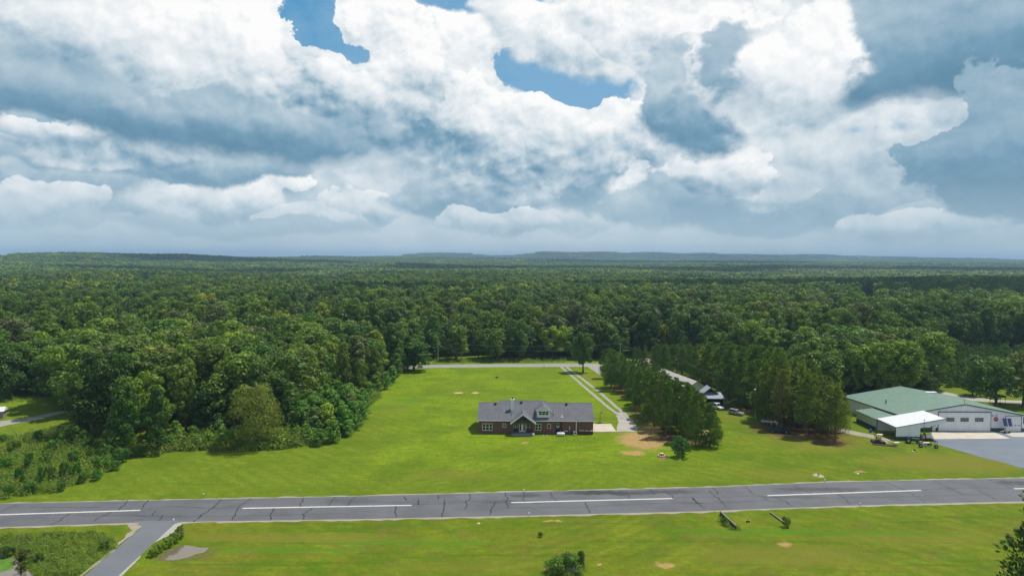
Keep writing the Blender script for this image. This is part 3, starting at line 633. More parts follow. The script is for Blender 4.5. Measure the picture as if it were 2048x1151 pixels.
for a, b in ((609, 626), (646, 663)): fd = MB(); fd.box(hx(a), hx(b), -.10, -.081, .85, zc(388)); fd.build('pane', M['glass'], fdo)
window(house, hx(548), hx(594), .85, zc(386), 0, 2, 2, .07); window(house, hx(678), hx(716), .85, zc(386), 0, 1, 2, .07)
bd = MB(); bd.box(hx(980), hx(1020), 1.22, 1.298, .1, 2.75); bdo = bd.build('door', M['dark'], house)
bd = MB(); bd.box(hx(984), hx(1016), 1.17, 1.219, 1.35, 2.65); bd.build('window_frame', M['white'], bdo)
bd = MB(); bd.box(hx(988), hx(1012), 1.14, 1.169, 1.95, 2.55); bd.build('pane', M['glass'], bdo); bd = MB(); bd.box(hx(988), hx(1012), 1.14, 1.169, 1.45, 1.62); bd.build('pane', M['glass'], bdo)
dp = MB(); dp.box(hx(1183), hx(1191), -.12, -.002, .1, 3.5); dp.build('downspout', M['offwhite'], house)
mt = MB(); mt.box(hx(1111), hx(1126), -.16, -.002, 1.2, 2.1); mt.box(hx(1117), hx(1119), -.08, -.002, .2, 1.2); mt.build('meter_box', M['metal'], house)
# porch
pf = -2.0; xm = hx(642); xl, xr = hx(515), hx(775); ZA, ZE = 5.95, 3.42
pr = MB(); prof = [(xl, ZE), (xm, ZA), (xr, ZE), (xr, ZE - .2), (xm, ZA - .22), (xl, ZE - .2)]
pr.prism(prof, pf - .45, 4.1, 'y'); pr.build('porch_roof', M['shingle'], house)
bb = MB()
for s, xe in ((-1, xl), (1, xr)):
    a = (xe, ZE - .30) ; b = (xm, ZA - .30)
    bb.prism([(xe, ZE - .34), (xe, ZE + .02), (xm, ZA + .02), (xm, ZA - .34)], pf - .52, pf - .452, 'y')
bb.build('barge_board', M['white'], house)
tr = MB(); tr.box(xm - .12, xm + .12, pf - .2, pf, 3.35, ZA - .25); tr.box(hx(530), hx(758), pf - .18, pf - .02, 3.15, 3.38)
tr.tube((xm, pf - .1, 3.5), (xm - 1.5, pf - .1, 4.65), .09, n=4); tr.tube((xm, pf - .1, 3.5), (xm + 1.5, pf - .1, 4.65), .09, n=4)
tr.build('gable_truss', M['brownwood'], house)
for c in (536, 752):
    ps = MB(); ps.box(hx(c) - .2, hx(c) + .2, pf - .05, pf + .35, .56, 3.15); ps.build('porch_post', M['brownwood'] if c < 600 else M['brick'], house)
fl = MB(); fl.box(hx(528), hx(762), pf - .35, -.01, -.1, .55); fl.build('porch_floor', M['porch'], house)
# dormer
dx0, dx1 = hx(785), hx(918); dm = (dx0 + dx1) / 2; dy = .75; DZ0, DZE, DZA = 4.2, 6.42, 7.62
d_ = MB(); d_.prism([(dx0, DZ0), (dx1, DZ0), (dx1, DZE), (dm, DZA - .1), (dx0, DZE)], dy, 6.6, 'y'); dor = d_.build('dormer', M['siding'], house)
d_ = MB(); e = .38; sl_ = (DZA - DZE) / (dm - dx0)
d_.prism([(dx0 - e, DZE - e * sl_), (dm, DZA), (dx1 + e, DZE - e * sl_), (dx1 + e, DZE - e * sl_ - .16), (dm, DZA - .18), (dx0 - e, DZE - e * sl_ - .16)], dy - .4, 7.4, 'y'); d_.build('dormer_roof', M['shingle'], dor)
d_ = MB()
for xe in (dx0 - e, dx1 + e): d_.prism([(xe, DZE - e * sl_ - .2), (xe, DZE - e * sl_ + .02), (dm, DZA + .02), (dm, DZA - .2)], dy - .46, dy - .402, 'y')
d_.build('barge_board', M['white'], dor)
d_ = MB(); wz0, wz1 = 4.98, 6.05; wa, wb = hx(805), hx(905)
for k in range(4):
    c = wa + (wb - wa) * k / 3; d_.box(c - .05, c + .05, dy - .06, dy - .001, wz0 + .05, wz1 - .05)
d_.box(wa - .05, wb + .05, dy - .06, dy - .001, wz0 - .05, wz0 + .05); d_.box(wa - .05, wb + .05, dy - .06, dy - .001, wz1 - .05, wz1 + .05); d_.box(wa, wb, dy - .045, dy - .024, 5.49, 5.54)
d_.build('window', M['white'], dor)
d_ = MB(); d_.box(wa, wb, dy - .023, dy - .002, wz0 + .05, wz1 - .05); d_.build('pane', M['glass'], dor)
# chimney and roof pipes
ch = MB(); ch.box(hx(518), hx(552), 3.0, 3.9, 5.0, 8.6); ch.box(hx(518) - .06, hx(552) + .06, 2.94, 3.96, 8.6, 8.72); cho = ch.build('chimney', M['siding'], house)
ch = MB(); ch.tube((hx(535), 3.45, 8.72), (hx(535), 3.45, 9.15), .16); ch.lathe((hx(535), 3.45, 9.15), (0, 0, 1), [(0, .28), (.06, .28), (.2, .06)], 10); ch.build('chimney_cap', M['dark'], cho)
def ry(y): return 3.7 + SL * (y + .45)
for c, y in ((358, 5.7), (630, 6.3), (1103, 5.7)):
    v = MB(); v.box(hx(c) - .24, hx(c) + .24, y - .3, y + .3, ry(y) - .2, ry(y) + .38); v.box(hx(c) - .32, hx(c) + .32, y - .38, y + .38, ry(y) + .38, ry(y) + .46); v.build('roof_vent', M['dark'], roof)
for c, y, m_ in ((523, 1.6, 'chassis'), (955, 1.7, 'dark'), (968, 2.1, 'white'), (1043, 1.1, 'white')):
    v = MB(); v.tube((hx(c), y, ry(y) - .1), (hx(c), y, ry(y) + .45), .09 if c != 1043 else .14)
    if c == 1043: v.box(hx(c) - .38, hx(c) + .38, y - .35, y - .05, ry(y) - .12, ry(y) - .02)
    v.build('vent_pipe', M[m_], roof)

def H(x, y, z=0.0): return (HO.x + x, HO.y + y, z)
# porch furniture
def chair(x, y, z, rz, label):
    r = empty('porch_chair', H(x, y, z), rz); tag(r, label, 'chair', 'chairs on the porch')
    s = MB(); s.box(-.3, .3, -.28, .28, .38, .45); s.build('seat', M['dark'], r)
    s = MB(); s.prism([(.24, .45), (.30, .45), (.42, 1.05), (.36, 1.05)], -.3, .3, 'x'); s.build('backrest', M['dark'], r)
    for a in (-.27, .27):
        for b in (-.25, .25): s = MB(); s.tube((a, b, 0), (a, b, .38), .03, n=5); s.build('leg', M['dark'], r)
        s = MB(); s.box(a - .04, a + .04, -.28, .26, .62, .67); s.build('armrest', M['dark'], r)
    return r
chair(hx(556), -1.1, .55, R(10), 'black porch chair at the left end of the brick house porch')
chair(hx(580), -.9, .55, R(-12), 'black porch chair next to the left side of the white french door')
chair(hx(694), -1.0, .55, R(5), 'black porch chair right of the white french door')
t = empty('porch_table', H(hx(724), -1.1, .55)); tag(t, 'dark square table at the right end of the porch', 'table')
s = MB(); s.box(-.4, .4, -.4, .4, .66, .72); s.build('table_top', M['dark'], t)
for a in (-.34, .34):
    for b in (-.34, .34): s = MB(); s.tube((a, b, 0), (a, b, .66), .03, n=5); s.build('leg', M['dark'], t)
bx = empty('storage_box', H(hx(748), pf - .62, 0)); tag(bx, 'small white box against the front right corner of the porch floor', 'box')
s = MB(); s.box(-.2, .2, -.2, .2, 0, .62); s.build('body', M['white'], bx, bevel=.02); s = MB(); s.box(-.23, .23, -.23, .23, .62, .68); s.build('lid', M['white'], bx)
# propane tank
pt = empty('propane_tank', (at(1121.5, 871.2).x, at(1121, 871.2).y, 0)); tag(pt, 'white horizontal propane tank lying on the grass before the house', 'gas tank')
s = MB(); L_ = 1.12; s.lathe((-L_, 0, .58), (1, 0, 0), [(0, .05), (.06, .22), (.18, .36), (.34, .42), (2 * L_ - .34, .42), (2 * L_ - .18, .36), (2 * L_ - .06, .22), (2 * L_, .05)], 18); s.build('tank', M['white'], pt, smooth=True)
s = MB(); s.lathe((0, 0, .98), (0, 0, 1), [(0, .15), (.2, .15), (.26, .08)], 10); s.build('valve_cover', M['pink'], pt)
for a in (-.7, .7): s = MB(); s.box(a - .1, a + .1, -.3, .3, 0, .24); s.build('foot', M['dark'], pt)
# generator, air conditioner
ac = empty('air_conditioner', H(hx(1174), -.65)); tag(ac, 'pale square air conditioning unit below the white downspout of the house', 'air conditioner')
s = MB(); s.box(-.48, .48, -.42, .42, .08, 1.0); s.build('housing', M['offwhite'], ac, bevel=.03); s = MB(); s.lathe((0, -.45, .52), (0, 1, 0), [(0, .27), (.028, .27)], 14); s.build('fan_grille', M['dark'], ac); s = MB(); s.box(-.55, .55, -.5, .5, 0, .08); s.build('pad', M['conc'], ac)
ge = empty('generator', H(hx(1078), -.75)); tag(ge, 'dark boxy standby generator against the house beside the back door', 'generator')
s = MB(); s.box(-.55, .55, -.4, .4, .1, .95); s.build('housing', M['darkblue'], ge, bevel=.03); s = MB(); s.prism([(-.46, .95), (.46, .95), (.38, 1.08), (-.38, 1.08)], -.6, .6, 'x'); s.build('lid', M['grey'], ge); s = MB(); s.box(-.6, .6, -.46, .46, 0, .1); s.build('pad', M['conc'], ge)
# firewood stack
fw = empty('firewood_stack', H((hx(1215) + hx(1348)) / 2, -.55)); tag(fw, 'dark firewood stack with pale topmost logs along the right house wall', 'firewood')
hwid = (hx(1348) - hx(1215)) / 2; rr = random.Random(3)
lo_, hi_ = MB(), MB(); zz_ = .12
while zz_ < 1.25:
    x = -hwid
    while x < hwid:
        r_ = rr.uniform(.07, .12); top = zz_ > .98
        if not (top and rr.random() < .35):
            (hi_ if top else lo_).tube((x + r_, -.30 + rr.uniform(-.05, .05), zz_ + rr.uniform(-.03, .03)), (x + r_, .30 + rr.uniform(-.05, .05), zz_ + rr.uniform(-.03, .03)), r_, n=6)
        x += 2 * r_ + .02
    zz_ += .18
lo_.build('log_pile', M['chassis'], fw); hi_.build('top_logs', M['logend'], fw)
s = MB(); s.box(-hwid, hwid, -.3, -.22, 0, .05); s.box(-hwid, hwid, .22, .3, 0, .05); s.box(-hwid - .06, -hwid, -.3, .3, 0, 1.2); s.box(hwid, hwid + .06, -.3, .3, 0, 1.2); s.build('rack', M['dark'], fw)
# covers in the lawn
ug = at(1090, 870.5); sp = empty('septic_cover', (ug.x, ug.y, 0)); tag(sp, 'low pale septic lids in the grass left of the propane tank', 'lid')
s = MB(); s.lathe((-.55, 0, 0), (0, 0, 1), [(0, .28), (.14, .26), (.18, .2)], 10); s.build('lid', M['metal'], sp); s = MB(); s.lathe((.5, -.1, 0), (0, 0, 1), [(0, .26), (.12, .24), (.16, .18)], 10); s.build('lid', M['metal'], sp); s = MB(); s.box(-.35, .3, -.14, .1, 0, .06); s.build('plate', M['metal'], sp)
# basketball hoop
bh = at(1200, 845.5); hp = empty('basketball_hoop', (bh.x, bh.y, 0)); tag(hp, 'dark portable basketball hoop at the far edge of the concrete slab', 'basketball hoop')
s = MB(); s.prism([(-.45, 0), (.45, 0), (.38, .2), (-.38, .2)], -.5, .5, 'x'); s.build('base', M['dark'], hp); s = MB(); s.tube((0, 0, .2), (0, 0, 3.0), .055); s.tube((0, 0, 2.7), (.45, 0, 3.1), .04); s.build('pole', M['dark'], hp)
s = MB(); s.box(.44, .49, -.75, .75, 2.9, 3.7); s.build('backboard', M['grey'], hp)
s = MB(); s.lathe((.80, 0, 3.03), (0, 0, 1), [(0, .24), (.03, .24)], 14); s.box(.49, .6, -.05, .05, 3.0, 3.06); s.build('rim', M['red'], hp)

# ================================================================ green roofed hangar
F0 = at(1927, 861.4); YF = F0.y
def FP(cx, cy, dy_=0.): p = atY(1660 + cx / 5.278, 740 + cy / 5.278, YF + dy_); return p
hang = empty('hangar', (F0.x, YF, 0)); tag(hang, 'large white metal hangar with low green roof behind the asphalt apron', 'hangar')
ox, oy = F0.x, YF
def fx(cx): return FP(cx, 640).x - ox
def fz(cy): return FP(1410, cy).z - FP(1410, 641).z
apx = FP(1410, 352); ZR = apx.z
xL = fx(745); ZL = FP(745, 466).z; xR = fx(2075); ZRt = ZL
bkR = atY(1800.2, 774.1, YF + 25.6); LEN = 25.6
# rear section is a little wider to the left than its ridge would suggest: its ridge drifts left going back
shift = -3.4
wb_ = MB()
front = [(xL, 0), (xR, 0), (xR, ZL - .12), (0, ZR - .12), (xL, ZL - .12)]
wb_.poly([(x, 0, z) for x, z in front])
wb_.poly([(x + shift, LEN, z) for x, z in front][::-1])
wb_.poly([(xR, 0, 0), (xR + shift, LEN, 0), (xR + shift, LEN, ZL - .12), (xR, 0, ZL - .12)])
wb_.poly([(xL, 0, 0), (xL, 0, ZL - .12), (xL + shift, LEN, ZL - .12), (xL + shift, LEN, 0)])
wb_.build('wall', M['wallmetal'], hang)
gr = MB(); t = .16; o_ = .35
def plane(x0, z0, x1, z1, sh):
    a, b = (x0, -o_, z0), (x1, -o_, z1); c, d = (x1 + sh, LEN + o_, z1), (x0 + sh, LEN + o_, z0)
    up = [a, b, c, d]; dn = [(x, y, z - t) for x, y, z in up]; i = len(gr.v); gr.v += up + dn
    gr.f += [tuple(i + k for k in q) for q in ((0, 1, 2, 3), (7, 6, 5, 4), (0, 4, 5, 1), (1, 5, 6, 2), (2, 6, 7, 3), (3, 7, 4, 0))]
slp = (ZR - ZL) / (-xL)
plane(xL - .5, ZL - .5 * slp, 0, ZR, shift); plane(0, ZR, xR + .5, ZL - .5 * slp, shift)
hroof = gr.build('roof', M['greenroof'], hang)
tg = MB()
for s_, x0, x1 in ((0, xL - .5, 0), (1, 0, xR + .5)):
    za, zb = (ZL - .5 * slp, ZR) if s_ == 0 else (ZR, ZL - .5 * slp)
    tg.prism([(x0, za - .26), (x1, zb - .26), (x1, zb + .015), (x0, za + .015)], -o_ - .05, -o_ - .004, 'y')
tg.build('roof_trim', M['greenp'], hang)
# green foot of the wall, either side of the doors
zw = .95
for a, b in ((xL, fx(1140) - .12), (fx(1690) + .12, fx(1838)), (fx(2022), xR)): wn_ = MB(); wn_.box(a, b, -.035, -.004, 0, zw); wn_.build('wainscot', M['greenmetal'], hang)
# big door
b0_, b1_ = fx(1140), fx(1688); zt = fz(443)
bdr = MB(); bdr.box(b0_, b1_, -.14, -.004, .05, zt - .02); bdr.box(b0_, b1_, -.17, -.141, fz(546) - .04, fz(546) + .04); bdo = bdr.build('door', M['wallmetal'], hang)
fr_ = MB(); fr_.box(b0_ - .12, b0_ - .002, -.16, -.003, 0, zt + .18); fr_.box(b1_ + .002, b1_ + .12, -.16, -.003, 0, zt + .18); fr_.box(b0_, b1_, -.22, -.003, zt, zt + .2); fr_.build('door_frame', M['greenp'], hang)
for a, b in ((1210, 1308), (1361, 1460), (1514, 1616)):
    x0, x1, z0, z1 = fx(a), fx(b), fz(541), fz(496)
    q = MB(); q.box(x0, x1, -.20, -.142, z0, z0 + .07); q.box(x0, x1, -.20, -.142, z1 - .07, z1); q.box(x0, x0 + .22, -.20, -.142, z0 + .07, z1 - .07); q.box(x1 - .16, x1, -.20, -.142, z0 + .07, z1 - .07)
    for k in range(1, 5): c = x0 + .22 + (x1 - x0 - .38) * k / 5; q.box(c - .02, c + .02, -.19, -.165, z0 + .07, z1 - .07)
    for k in range(1, 3): c = z0 + (z1 - z0) * k / 3; q.box(x0 + .22, x1 - .16, -.187, -.166, c - .02, c + .02)
    wo = q.build('window', M['offwhite'], hang); q = MB(); q.box(x0 + .22, x1 - .16, -.162, -.143, z0 + .07, z1 - .07); q.build('pane', M['glass'], wo)
# garage door at right
g0, g1, gz = fx(1848), fx(2012), fz(480)
q = MB(); q.box(g0, g1, -.07, -.004, .04, gz)
for k in range(1, 5): q.box(g0, g1, -.085, -.071, gz * k / 5 - .02, gz * k / 5 + .02)
go = q.build('garage_door', M['white'], hang)
for k in range(4): q = MB(); c = g0 + (g1 - g0) * (k + .5) / 4; q.box(c - .36, c + .36, -.10, -.086, fz(580), fz(574)); q.build('pane', M['glass'], go)
q = MB(); q.box(g1 + .002, g1 + .16, -.10, -.003, 0, gz + .12); q.box(g0 - .1, g0 - .002, -.10, -.003, 0, gz + .12); q.box(g0, g1, -.10, -.003, gz, gz + .12); q.build('door_frame', M['greenp'], hang)
q = MB(); q.box(fx(2036), fx(2060), -.05, -.003, fz(560), fz(485)); q.build('window', M['glass'], hang)
q = MB(); q.box(fx(1078), fx(1112), -.06, -.036, .05, 2.05); q.build('side_door', M['white'], hang)
# the round red sign (writing too small to read in the photo: a pale wavy band)
sg = empty('round_sign', (ox + fx(1745), YF - .09, fz(512))); tag(sg, 'round red sign with a pale band hanging on the hangar wall', 'sign')
q = MB(); q.lathe((0, 0, 0), (0, 1, 0), [(0, .66), (.05, .66)], 28); q.build('rim', M['pink'], sg); q = MB(); q.lathe((0, -.02, 0), (0, 1, 0), [(0, .60), (.019, .60)], 28); q.build('disc', M['red'], sg)
q = MB()
for s_ in (-1, 1): q.poly([(s_ * .02, -.04, -.04), (s_ * .45, -.04, .06), (s_ * .50, -.04, .20), (s_ * .28, -.04, .26), (s_ * .02, -.04, .16)])
q.poly([(-.46, -.045, -.06), (.46, -.045, -.06), (.44, -.045, .10), (0, -.045, -.01 + .06), (-.44, -.045, .10)])
q.build('emblem', M['pink'], sg)
for cx_, cz_ in ((1702, 475), (1745, 470)): q = MB(); q.lathe((ox + fx(cx_), YF - .3, fz(cz_)), (0, 1, -.3), [(0, .2), (.18, .12), (.28, .06)], 10); o = q.build('wall_lamp', M['grey']); tag(o, 'small grey wall lamp ' + ('left of' if cx_ < 1720 else 'right above') + ' the round red sign on the hangar', 'lamp', 'lamps on the hangar front')
# solar panel cart
sc_ = empty('solar_cart', (ox + fx(1815), YF - 1.6, 0)); tag(sc_, 'wheeled cart carrying two tilted dark blue solar panels by the garage door', 'solar panel')
q = MB(); q.box(-.95, .55, -.55, .5, .45, .55); q.box(-.2, .75, -.35, .35, .55, 1.9); q.build('cabinet', M['offwhite'], sc_, bevel=.03)
for a in (-.62, .62):
    q = MB(); q.prism([(-.75, 1.95), (.05, 4.05), (.0, 4.07), (-.80, 1.97)], a - .56, a + .56, 'x'); q.build('solar_panel', M['solar'], sc_)
q = MB(); q.box(-.05, .05, -.2, -.1, 1.9, 3.2); q.prism([(-.84, 1.90), (.02, 4.1), (-.02, 4.12), (-.88, 1.92)], -.045, .045, 'x'); q.box(-1.2, 1.2, -.85, -.78, 1.88, 1.95); q.build('mast', M['white'], sc_)
for a in (-.85, .45): q = MB(); q.lathe((a, -.68, .3), (0, 1, 0), [(0, .3), (.16, .3)], 14); q.build('wheel', M['black'], sc_)
q = MB(); q.tube((-.9, 0, .5), (-1.7, 0, .35), .05); q.build('drawbar', M['offwhite'], sc_)
# roof things
def rz_(x): return ZR - slp * abs(x)
q = MB(); xx, yy = fx(1430), .9; q.tube((xx, yy, rz_(xx) - .1), (xx, yy, rz_(xx) + 1.2), .05); q.tube((xx - .35, yy, rz_(xx) + 1.15), (xx + .1, yy, rz_(xx) + 1.2), .04); q.build('antenna', M['dark'], hroof)
sk = atY(1660 + 1062 / 5.278, 740 + 246 / 5.278, YF + 17)
q = MB(); q.box(-1.6 + sk.x - ox, 1.6 + sk.x - ox, 16.3, 17.7, rz_(2.5) - .5, rz_(2.5) + .42); q.build('skylight', M['white'], hroof)
vv = atY(1660 + 592 / 5.278, 740 + 300 / 5.278, YF + 12); q = MB(); q.tube((vv.x - ox, 12, rz_(vv.x - ox + 1.5) - .3), (vv.x - ox, 12, rz_(vv.x - ox + 1.5) + .7), .16); q.lathe((vv.x - ox, 12, rz_(vv.x - ox + 1.5) + .7), (0, 0, 1), [(0, .32), (.12, .32), (.3, .08)], 8); q.build('roof_vent', M['greenp'], hroof)
# lean-to with green roof on the left side
LT = empty('lean_to', (ox, YF, 0)); tag(LT, 'white lean-to annex with dark green foot and green shed roof, left side of the hangar', 'annex')
l0 = fx(487); lz = 3.35; l1 = xL + .02; hz_ = ZL - .62; lb = 10.8; sh2 = shift * lb / LEN
q = MB(); q.poly([(l0, 0.02, 0), (l1, .02, 0), (l1, .02, hz_), (l0, .02, lz)]); q.poly([(l0, .02, 0), (l0, .02, lz), (l0 - .1, lb, lz), (l0 - .1, lb, 0)]); q.poly([(l0 - .1, lb, 0), (l0 - .1, lb, lz), (l1 + sh2, lb, hz_), (l1 + sh2, lb, 0)])
q.build('wall', M['wallmetal_y'], LT)
q = MB(); up = [(l0 - .35, -.3, lz - .06), (l1 - .03, -.3, hz_ + .06), (l1 + sh2 - .06, lb + .3, hz_ + .06), (l0 - .45, lb + .3, lz - .06)]; q.v = up + [(x, y, z - .12) for x, y, z in up]
q.f = [(0, 1, 2, 3), (7, 6, 5, 4), (0, 4, 5, 1), (1, 5, 6, 2), (2, 6, 7, 3), (3, 7, 4, 0)]; q.build('roof', M['greenroof'], LT)
q = MB(); q.box(l0 - .16, l0 - .125, .02, lb, 0, .95); q.build('wainscot', M['greenp'], LT)
# taller bay behind it
RB = empty('rear_bay', (ox, YF, 0)); tag(RB, 'white rear bay with dark green corner posts, behind the lean-to of the hangar', 'annex')
rb0 = fx(435) + .1; pA = atY(1697, 793, YF + 25.4); pB = atY(1742.4, 807.3, YF + 13.2); xA, xB = pA.x - ox, pB.x - ox; zA = 4.3
q = MB(); q.poly([(xB, 13.2, 0), (xB, 13.2, zA), (xA, 25.4, zA), (xA, 25.4, 0)]); q.poly([(xB, 13.2, 0), (xL + shift * .5, 13.2, 0), (xL + shift * .5, 13.2, zA), (xB, 13.2, zA)]); q.poly([(xA, 25.4, 0), (xA, 25.4, zA), (xL + shift, 25.4, zA), (xL + shift, 25.4, 0)]); q.build('wall', M['wallmetal_y'], RB)
q = MB(); up = [(xB - .3, 12.95, zA + .05), (xL + shift * .5 + 1.2, 12.95, ZL + .22), (xL + shift + 1.2, 25.9, ZL + .24), (xA - .3, 25.9, zA + .05)]; q.v = up + [(x, y, z - .14) for x, y, z in up]; q.f = [(0, 1, 2, 3), (7, 6, 5, 4), (0, 4, 5, 1), (1, 5, 6, 2), (2, 6, 7, 3), (3, 7, 4, 0)]; q.build('roof', M['greenroof'], RB)
for k in (0., .62): q = MB(); xx = xB + (xA - xB) * k; yy = 13.2 + 12.2 * k; q.box(xx - .16, xx - .02, yy - .08, yy + .08, 0, zA - .1); q.build('corner_post', M['greenp'], RB)
# white roofed carport in front of the lean-to
cp = empty('carport', (ox, YF, 0)); tag(cp, 'open sided carport with bright white sloping metal roof before the lean-to', 'carport')
Yc = at(1792.6, 879.3).y; cy_ = Yc - YF
cL, cR = atY(1792.6, 853.3, Yc), atY(1889.3, 836.2, Yc); dL, dR = atY(1752.8, 837.6, YF - .4), atY(1842.8, 820, YF - .4)
q = MB(); up = [(cL.x - ox - .1, cy_ - .15, cL.z), (cR.x - ox, cy_ - .15, cR.z), (cR.x - ox, -.4, cR.z), (cL.x - ox - .1, -.4, cL.z)]
q.v = up + [(x, y, z - .12) for x, y, z in up]; q.f = [(0, 1, 2, 3), (7, 6, 5, 4), (0, 4, 5, 1), (1, 5, 6, 2), (2, 6, 7, 3), (3, 7, 4, 0)]; q.build('roof', M['whiteroof'], cp)
q = MB(); q.poly([(cL.x - ox - .12, cy_ - .2, cL.z - .16), (cR.x - ox + .02, cy_ - .2, cR.z - .16), (cR.x - ox + .02, cy_ - .2, cR.z + .01), (cL.x - ox - .12, cy_ - .2, cL.z + .01)]); q.build('roof_trim', M['greenp'], cp)
pan = atY(1660 + 953 / 5.278, 860, Yc).x - ox; x0 = cL.x - ox; slc = (cR.z - cL.z) / (cR.x - cL.x)
q = MB(); q.prism([(x0, .95), (pan, .95), (pan, cL.z + slc * (pan - x0) - .16), (x0, cL.z - .16)], cy_, cy_ + .08, 'y')
q.prism([(pan + .002, cL.z + slc * (pan - x0) - 1.45), (cR.x - ox, cR.z - 1.25), (cR.x - ox, cR.z - .16), (pan + .002, cL.z + slc * (pan - x0) - .16)], cy_, cy_ + .08, 'y'); q.build('front_panel', M['wallmetal'], cp)
q = MB(); q.box(x0, pan, cy_ - .03, cy_ + .09, 0, .948); q.build('wainscot', M['greenmetal'], cp)
for a, b in ((x0, cy_), (x0, -.6), (atY(1660 + 1070 / 5.278, 870, Yc).x - ox, cy_), (pan + .06, cy_ + .2), (cR.x - ox - .1, -.7)):
    q = MB(); zt_ = cL.z + slc * (a - x0) - .15; q.box(a - .07, a + .07, b + .1, b + .24, 0, zt_); q.build('post', M['greenp'], cp)
q = MB(); a = atY(1660 + 1070 / 5.278, 870, Yc).x - ox; q.tube((a, cy_ + .17, 3.3), (a + 1.3, cy_ + .17, 4.2), .06, n=4); q.build('brace', M['greenp'], cp)
lp = at(1660 + 990 / 5.278, 740 + 738 / 5.278); po = empty('light_pole', (lp.x, lp.y, 0)); tag(po, 'slim dark pole standing right before the carport front', 'pole')
q = MB(); q.tube((0, 0, 0), (0, 0, 5.4), .06, .045); q.build('pole', M['grey'], po); q = MB(); q.box(-.22, .22, -.12, .12, 5.4, 5.55); q.build('lamp_head', M['grey'], po)

def place(px, py): p = at(px, py); return (p.x, p.y, 0)
# white tank cart under the canopy edge
wt = empty('tank_cart', place(1854, 880)); tag(wt, 'white fuel tank on a small frame under the carport eave', 'tank')
q = MB(); q.lathe((-.55, 0, 1.05), (1, 0, 0), [(0, .3), (.1, .55), (1.6, .55), (1.7, .3)], 16); q.build('tank', M['offwhite'], wt, smooth=True); q = MB(); q.box(-.7, 1.3, -.5, .5, .35, .45); q.box(-.75, -.69, -.5, .5, .45, 2.0); q.build('frame', M['chassis'], wt)
for a in (-.5, 1.1): q = MB(); q.lathe((a, -.62, .28), (0, 1, 0), [(0, .28), (.14, .28)], 12); q.build('wheel', M['black'], wt)
q = MB(); q.box(-1.3, -.75, -.3, .3, .5, 1.5); q.build('pump_cabinet', M['pink'], wt)
bb_ = empty('barrel', place(1741, 864)); tag(bb_, 'bright blue plastic barrel beside the lean-to wall', 'barrel')
q = MB(); q.lathe((0, 0, 0), (0, 0, 1), [(0, .27), (.05, .3), (.3, .32), (.6, .32), (.88, .3), (.93, .27)], 16); q.build('drum', M['blue'], bb_, smooth=True); q = MB(); q.lathe((0, 0, .93), (0, 0, 1), [(0, .25), (.03, .25)], 14); q.build('lid', M['blue'], bb_)
def tyre(par, x, y, r, wd=.22, axis=(0, 1, 0)):
    q = MB(); c = Vector((x, y, r)); ax = Vector(axis); q.lathe(c - ax * wd / 2, ax, [(0, r * .72), (.03, r * .97), (wd / 2, r), (wd - .03, r * .97), (wd, r * .72)], 16); o = q.build('wheel', M['black'], par)
    q = MB(); q.lathe(c - ax * (wd / 2 + .01), ax, [(0, r * .5), (wd + .02, r * .5)], 12); q.build('rim', M['metal'], o)
# yellow machine with boom
ym = empty('yellow_digger', place(1757, 885), R(-12)); tag(ym, 'rusty yellow digger with a long pale boom and scoop on the grass', 'digger')
q = MB(); q.box(-1.5, 1.3, -.75, .75, .30, .55); q.build('chassis', M['chassis'], ym)
q = MB(); q.lathe((-.75, 0, 1.5), (1, 0, 0), [(0, .35), (.15, .75), (1.0, .85), (1.3, .55), (1.45, .2)], 14); q.build('engine_housing', M['yellow'], ym)
q = MB()
for a in (-.85, -.3, .3): q.tube((a, -.72, .55), (a, -.72, 2.2), .05, n=5); q.tube((a, .72, .55), (a, .72, 2.2), .05, n=5)
for b in (-.72, .72): q.tube((-.85, b, 2.2), (.3, b, 2.2), .05, n=5)
q.tube((-.3, -.72, 2.2), (-.3, .72, 2.2), .05, n=5); q.build('cage', M['chassis'], ym)
q = MB(); q.box(-.2, .9, -.5, .5, 2.15, 2.32); q.build('canopy', M['cream'], ym)
q = MB(); q.tube((.7, -.2, 1.6), (2.3, -.7, .95), .10, n=6); q.tube((2.3, -.7, .95), (3.4, -1.0, .55), .09, n=6); q.build('boom', M['cream'], ym)
q = MB(); q.prism([(3.2, .15), (4.5, .3), (4.6, .75), (3.4, .7)], -1.45, -.65, 'y'); q.build('scoop', M['cream'], ym, bevel=.04)
for s_ in (-.85, .85): q = MB(); q.prism([(-1.5, .02), (1.3, .02), (1.55, .3), (1.3, .6), (-1.5, .6), (-1.75, .3)], s_ - .2, s_ + .2, 'y'); q.build('track', M['black'], ym)
# flat sled of scrap in front of it
sd = empty('scrap_sled', place(1768, 890), R(-22)); tag(sd, 'flat brown sled of rusty scrap in front of the yellow digger', 'sled')
q = MB(); q.box(-2.6, 2.8, -.55, -.45, 0, .22); q.box(-2.6, 2.8, .45, .55, 0, .22); q.box(-2.6, -2.4, -.45, .45, .02, .2); q.box(2.6, 2.8, -.45, .45, .02, .2); q.build('frame', M['chassis'], sd); q = MB(); q.box(-2.3, 2.5, -.44, .44, .03, .1); q.build('deck', M['brownwood'], sd)
